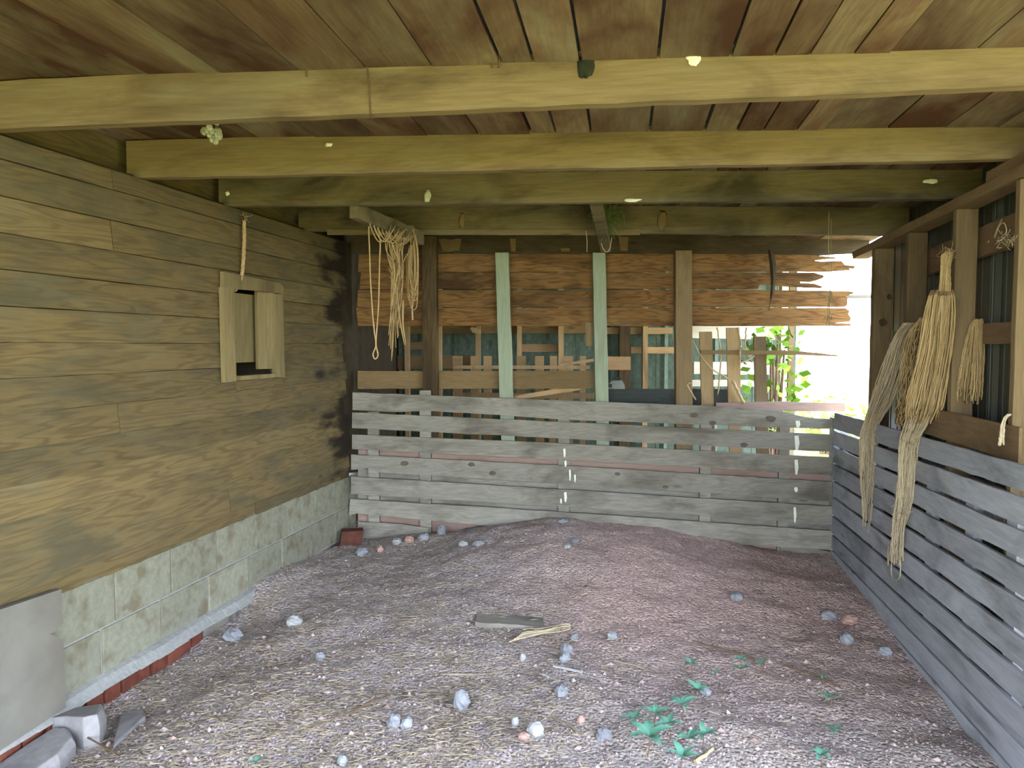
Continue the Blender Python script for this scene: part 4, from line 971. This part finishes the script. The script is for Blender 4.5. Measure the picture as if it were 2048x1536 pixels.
ST = [(585,1252,32,20,'rock_white','white flat stone on the strawy ground past the loose batten',3),
      (462,1282,40,26,'rock_grey','grey stone beside the end of the loose batten',4),
      (639,1321,18,16,'rock_grey','small square grey stone alone on the straw',5),
      (921,1420,34,40,'rock_grey','upright grey stone with a dark hollow behind it',6),
      (787,1455,34,26,'rock_grey','dusty triangular stone, first of a pair on the straw',7),
      (812,1456,26,20,'rock_grey','dusty rounded stone, second of a pair on the straw',8),
      (1030,1452,16,18,'rock_white','small cream stone below the upright grey stone',9),
      (1070,1474,34,32,'rock_white','beige split stone like a folded leaf near the front',10),
      (1047,1480,24,14,'rock_pink','orange-pink flat stone tucked beside the beige split stone',11),
      (1162,1446,20,14,'rock_pink','bright orange-pink pebble beside the thin diagonal stalk',12),
      (1045,1322,16,16,'rock_white','white pebble below the trailing twine',13),
      (1133,1310,26,22,'rock_grey','blue-grey stone, upper of the pair beside the trailing twine',14),
      (1128,1324,26,18,'rock_grey','grey stone, lower of the pair beside the trailing twine',15),
      (1148,1280,22,12,'rock_grey','blue-grey stone at the end of the trailing twine',16),
      (1224,1278,20,14,'rock_grey','lone blue-grey stone on the red dirt past the trailing twine',17),
      (1122,1390,34,20,'rock_grey','flat grey stone below the white splinter',18),
      (1208,1480,36,24,'rock_grey','dark grey stone near the biggest weed',19),
      (1695,1288,30,22,'rock_grey','angular pale blue stone close to the side fence',20),
      (1660,1240,36,18,'rock_grey','flat grey stone near the side fence, behind the angular stone',21),
      (1702,1248,34,18,'rock_pink','pinkish stone near the side fence, beside the flat grey stone',22),
      (1772,1310,26,16,'rock_grey','grey stone touching the foot of the side fence',23),
      (1475,1200,28,16,'rock_grey','smooth grey stone alone on the red dirt',24),
      (1410,1390,28,18,'rock_grey','grey stone between the upright weeds',25),
      (793,1088,24,12,'rock_white','white stone at the foot of the loose fence scrap',26),
      (818,1084,22,12,'rock_pink','reddish stone at the foot of the back fence',27),
      (846,1080,22,14,'rock_grey','grey stone beside the reddish stone at the back fence',28),
      (882,1068,20,20,'rock_grey','upright blue-grey stone leaning at the back fence',29),
      (864,1062,18,9,'rock_pink','small orange stone beside the upright stone at the back fence',30),
      (760,1104,12,13,'rock_pink','orange wedge-shaped stone on the litter near the corner',31),
      (925,1092,20,10,'rock_white','pale stone on the edge of the red dirt by the back fence',32),
      (956,1092,22,11,'rock_grey','pointed beige stone on the edge of the red dirt by the back fence',33),
      (722,1110,30,14,'rock_grey','grey stone below the dark brick in the corner',34),
      (1126,1046,24,8,'rock_grey','grey stone on the crest of the mound at the fence',35),
      (1150,1085,22,9,'rock_grey','pale stone, upper of the scatter on the mound',36),
      (1135,1096,18,8,'rock_white','pale stone, lower of the scatter on the mound',37),
      (683,1530,24,20,'rock_grey','blue-grey stone at the bottom edge among straw',39)]
for px, py, w, h, m_, lab, sd_ in ST:
    rock(px, py, w, h, m_, lab, sd_, rot=R.uniform(0, 3))
p = hitf(700, 1090); o = MB().box(Vector((p.x, p.y+.03, p.z+.05)), Vector((.075,.03,0)), Vector((-.02,.05,0)), Vector((.01,0,.06))).build('brick', 'rust', bevel=.006)
tag(o, 'dark rusty brick wedged in the corner of block wall and fence', 'brick', kind='thing')
# loose boards and sticks on the ground
def ground_board(px0, py0, px1, py1, w, t, mat, name, label, cat='board', lift=0.0):
    a, b = hitf(px0, py0), hitf(px1, py1); a.z += t*.5+lift; b.z += t*.5+lift
    u = (b-a).normalized(); s_ = UP.cross(u).normalized()
    if s_.y < 0: s_ = -s_
    n = u.cross(s_); n = n if n.z > 0 else -n
    mb = MB().board(a+n*t*.5, b+n*t*.5, b-n*t, a-n*t, s_*w, 12, .003)
    return tag(mb.build(name, mat), label, cat, kind='thing')
ground_board(951, 1252, 1085, 1262, .14, .022, 'grey', 'loose_board', 'grey loose board half buried in the middle of the floor')
ground_board(376, 1298, 470, 1237, .06, .03, 'grey', 'loose_batten', 'grey loose batten lying beside the block wall', 'batten', .02)
for px0, py0, px1, py1, r, m_, lab in ((1106,1337,1165,1350,.006,'rock_white','white flat splinter below the trailing twine'), (1100,1435,1165,1475,.004,'straw','thin diagonal stalk near the front of the floor'), (880,1352,945,1353,.003,'straw','straight pale stalk lying across the straw'),
      (905,1128,962,1144,.004,'straw','pale stalk on the red dirt near the back fence'), (1085,1353,1097,1360,.006,'rock_white','tiny white chip beside the white splinter'), (600,1470,776,1398,.004,'stem','long dark twig across the strawy foreground'),
      (1228,1324,1290,1342,.004,'straw','pale stalk on the gravel left of the upright weeds'), (1395,1290,1530,1330,.005,'stem','long dark twig behind the upright weeds'), (1560,1330,1680,1380,.005,'stem','long dark twig in front of the side fence'), (1390,1530,1425,1505,.008,'vine','short thick brown stick beside the biggest weed')):
    a, b = hitf(px0, py0), hitf(px1, py1); pts = [a.lerp(b, t)+Vector((0,0,0)) for t in (0,.25,.5,.75,1)]
    for p in pts: p.z = zf(p.x, p.y)+r+.006
    pts[2].x += .006
    tag(MB().tube(spline(pts, 12), r, 5).build('twig', m_), lab, 'twig', 'twigs and stalks on the ground', 'thing')
mb = MB()
for k in range(4):
    pts = [(1018+5*k,1289-k),(1050,1280-2*k),(1085+3*k,1272-k),(1120,1268-3*k),(1140,1262-k),(1134,1256),(1110,1258+k),(1072,1262+2*k),(1045+8*k,1264)]
    q = [hitf(x, y) for x, y in pts]
    for p in q: p.z = zf(p.x, p.y)+.014+.004*k
    mb.tube(spline(q, 36), .0038, 5)
fuzz(mb, hitf(1110,1262)+UP*.01, .06, .01, 60, 4)
tag(mb.build('trailing_twine', 'rope_pale', smooth=True), 'loose twine loop trailing from the half-buried board', 'twine', kind='thing')

# ================================================================== WEEDS
def leaf_mesh(l, w):
    n = 6; vs_ = []; fs = []
    for i in range(n+1):
        t = i/n; ww = w*math.sin(math.pi*min(1, t**.8))*(1-.25*t)+.0004; x = l*t; z = .10*l*math.sin(math.pi*t*.9)-.16*l*t*t
        vs_ += [(x, -ww, z+.25*ww), (x, 0, z), (x, ww, z+.25*ww)]
    for i in range(n):
        k = 3*i; fs += [(k, k+1, k+4, k+3), (k+1, k+2, k+5, k+4)]
    me = bpy.data.meshes.new('leaf'); me.from_pydata(vs_, [], fs); me.materials.append(M['leaf'])
    for p in me.polygons: p.use_smooth = True
    return me
LM = leaf_mesh(1.0, .205)
def weed(px, py, size_px, lab, nl=5, tall=1.0, whorls=1, seed=0):
    rd = random.Random(seed); p = hitf(px, py); sz_ = 1.3*size_px*depth_of(p)/F
    t = thing('weed', lab, 'weed', p, 'green weeds on the floor')
    top = p+Vector((rd.uniform(-.01,.01), rd.uniform(-.01,.01), sz_*.75*tall))
    MB().tube([p-UP*.01, p.lerp(top, .5)+Vector((.004,0,0)), top], [.0028,.0024,.0016], 6).build('stem', 'stem', t)
    for wv in range(whorls):
        base = p.lerp(top, 1.0-.45*wv); ph = rd.uniform(0, 6.28)
        for k in range(nl):
            an = ph+2*math.pi*k/nl+rd.uniform(-.25,.25); el = rd.uniform(.1,.6)
            ob = bpy.data.objects.new('leaf', LM); COL.objects.link(ob); ob.parent = t; ob.location = base-p
            ob.rotation_euler = (rd.uniform(-.25,.25), -el, an); s_ = sz_*rd.uniform(.8, 1.1); ob.scale = (s_, s_, s_)
    return t
WD = [(1295,1512,40,'biggest five-leaved weed at the front of the floor',5,1,1), (1272,1462,24,'leafy weed behind the biggest weed',5,1,1), (1306,1455,26,'leafy weed right behind the biggest weed, with upright tips',5,1,1),
      (1340,1478,26,'pale-leaved weed in the middle of the front clump',5,1.2,1), (1366,1440,28,'weed with broad pale leaves at the back of the front clump',5,1.2,1), (1376,1508,30,'weed at the near side of the front clump, beside the biggest weed',5,1,1),
      (1404,1496,26,'weed at the fence side of the front clump',5,1,1), (1397,1392,22,'small star-shaped weed behind the front clump',5,.7,1), (1384,1352,20,'weed with two raised leaves behind the small star-shaped weed',4,1.2,1),
      (1481,1362,20,'tall upright weed standing alone by the long twig',4,2.2,2), (1521,1348,15,'faint small weed beside the tall upright weed',4,1.4,1), (1645,1370,13,'tiny weed by the twig near the side fence',3,1,1),
      (1661,1412,19,'dark weed in the shade of the twig near the side fence',5,1,1), (1668,1478,22,'bright weed on the bare dirt near the side fence',5,.8,1), (1644,1534,24,'weed at the bottom edge of the view towards the side fence',5,1,1),
      (1358,1545,34,'weed cut by the bottom edge beside the biggest weed',5,1,1), (1432,1358,12,'tiny weed behind the grey stone among the weeds',4,1,1), (80,1466,16,'small green sprig beside the broken concrete lump',4,.6,1), (515,1534,16,'tiny sprout at the bottom edge amid the straw',4,.6,1)]
for i, (px, py, sp_, lab, nl, tl, wh) in enumerate(WD): weed(px, py, sp_, lab, nl, tl, wh, i)
# creeping bramble stems by the panel
for k, (pts, lab) in enumerate((([(0,1440),(30,1455),(80,1462),(120,1464),(135,1470)], 'creeping stem crossing in front of the plywood panel'), ([(135,1468),(160,1490),(195,1508),(240,1520)], 'creeping stem below the broken concrete lump'))):
    q = [hitf(x, y) for x, y in pts]
    for i, p in enumerate(q): p.z = zf(p.x, p.y)+.02+.03*math.sin(i*1.1)
    tag(MB().tube(spline(q, 20), .0035, 5).build('bramble_stem', 'stem'), lab, 'stem', 'creeping stems', 'thing')

# ================================================================== LITTER NOBODY COULD COUNT
def scatter_px(n, rd, y_pow=1.0):
    out = []
    while len(out) < n:
        py = 1050+(1560-1050)*rd.random()**y_pow; px = rd.uniform(-40, 2090); p = hitf(px, py)
        if xl(p.y)+.03 < p.x < xr(p.y)-.03 and p.y < A.y-.05 and p.y > 1.6: out.append((px, py, p))
    return out
rd = random.Random(77); gv = MB()
for px, py, p in scatter_px(7500, rd, .9):
    r = rd.uniform(.0025, .0075)*(2.0 if rd.random() < .07 else 1.0)
    o6 = [Vector((1,0,0)), Vector((0,1,0)), Vector((-1,0,0)), Vector((0,-1,0)), Vector((.1,.1,1)), Vector((0,0,-1))]
    an = rd.uniform(0, 6.28); rm = Matrix.Rotation(an, 3, 'Z'); sx, sy, sz_ = rd.uniform(.7,1.3), rd.uniform(.7,1.3), rd.uniform(.45,.9)
    gv.add([Vector((p.x, p.y, p.z+r*.25))+rm @ Vector((v.x*sx*rd.uniform(.75,1.25), v.y*sy*rd.uniform(.75,1.25), v.z*sz_))*r for v in o6], [(0,1,4),(1,2,4),(2,3,4),(3,0,4),(1,0,5),(2,1,5),(3,2,5),(0,3,5)])
o = gv.build('gravel', 'gravel'); tag(o, 'small gravel and crumbs scattered over the dirt floor', 'gravel', kind='stuff')
stw = MB(); cnt = 0
for px, py, p in scatter_px(9000, rd, .75):
    u = (p.x-xl(p.y))/(xr(p.y)-xl(p.y))
    dens = max(0, 1.0-1.3*smooth(.35, .75, u)-.5*smooth(4.3, 5.2, p.y)*smooth(.1,.3,u))*(.35+1.3*max(0, noise.noise(Vector((p.x*2.2, p.y*2.2, 3.3)))+.25))
    if rd.random() > max(dens, .03): continue
    l = rd.uniform(.02, .075); an = rd.gauss(0, .7); d = Vector((math.cos(an), math.sin(an)*.9, rd.uniform(-.08,.08)))*l
    w = Vector((-d.y, d.x, 0)).normalized()*rd.uniform(.0009, .002); z = Vector((0, 0, rd.uniform(.004, .012)))
    a = p+z; stw.add([a-w, a+w, a+d+w*.6, a+d-w*.6, a+d*.5+Vector((0,0,.003))], [(0,1,4),(1,2,4),(2,3,4),(3,0,4)]); cnt += 1
o = stw.build('straw_litter', 'straw'); tag(o, 'thin straw and hay litter strewn over the block-wall side of the floor', 'straw', kind='stuff')
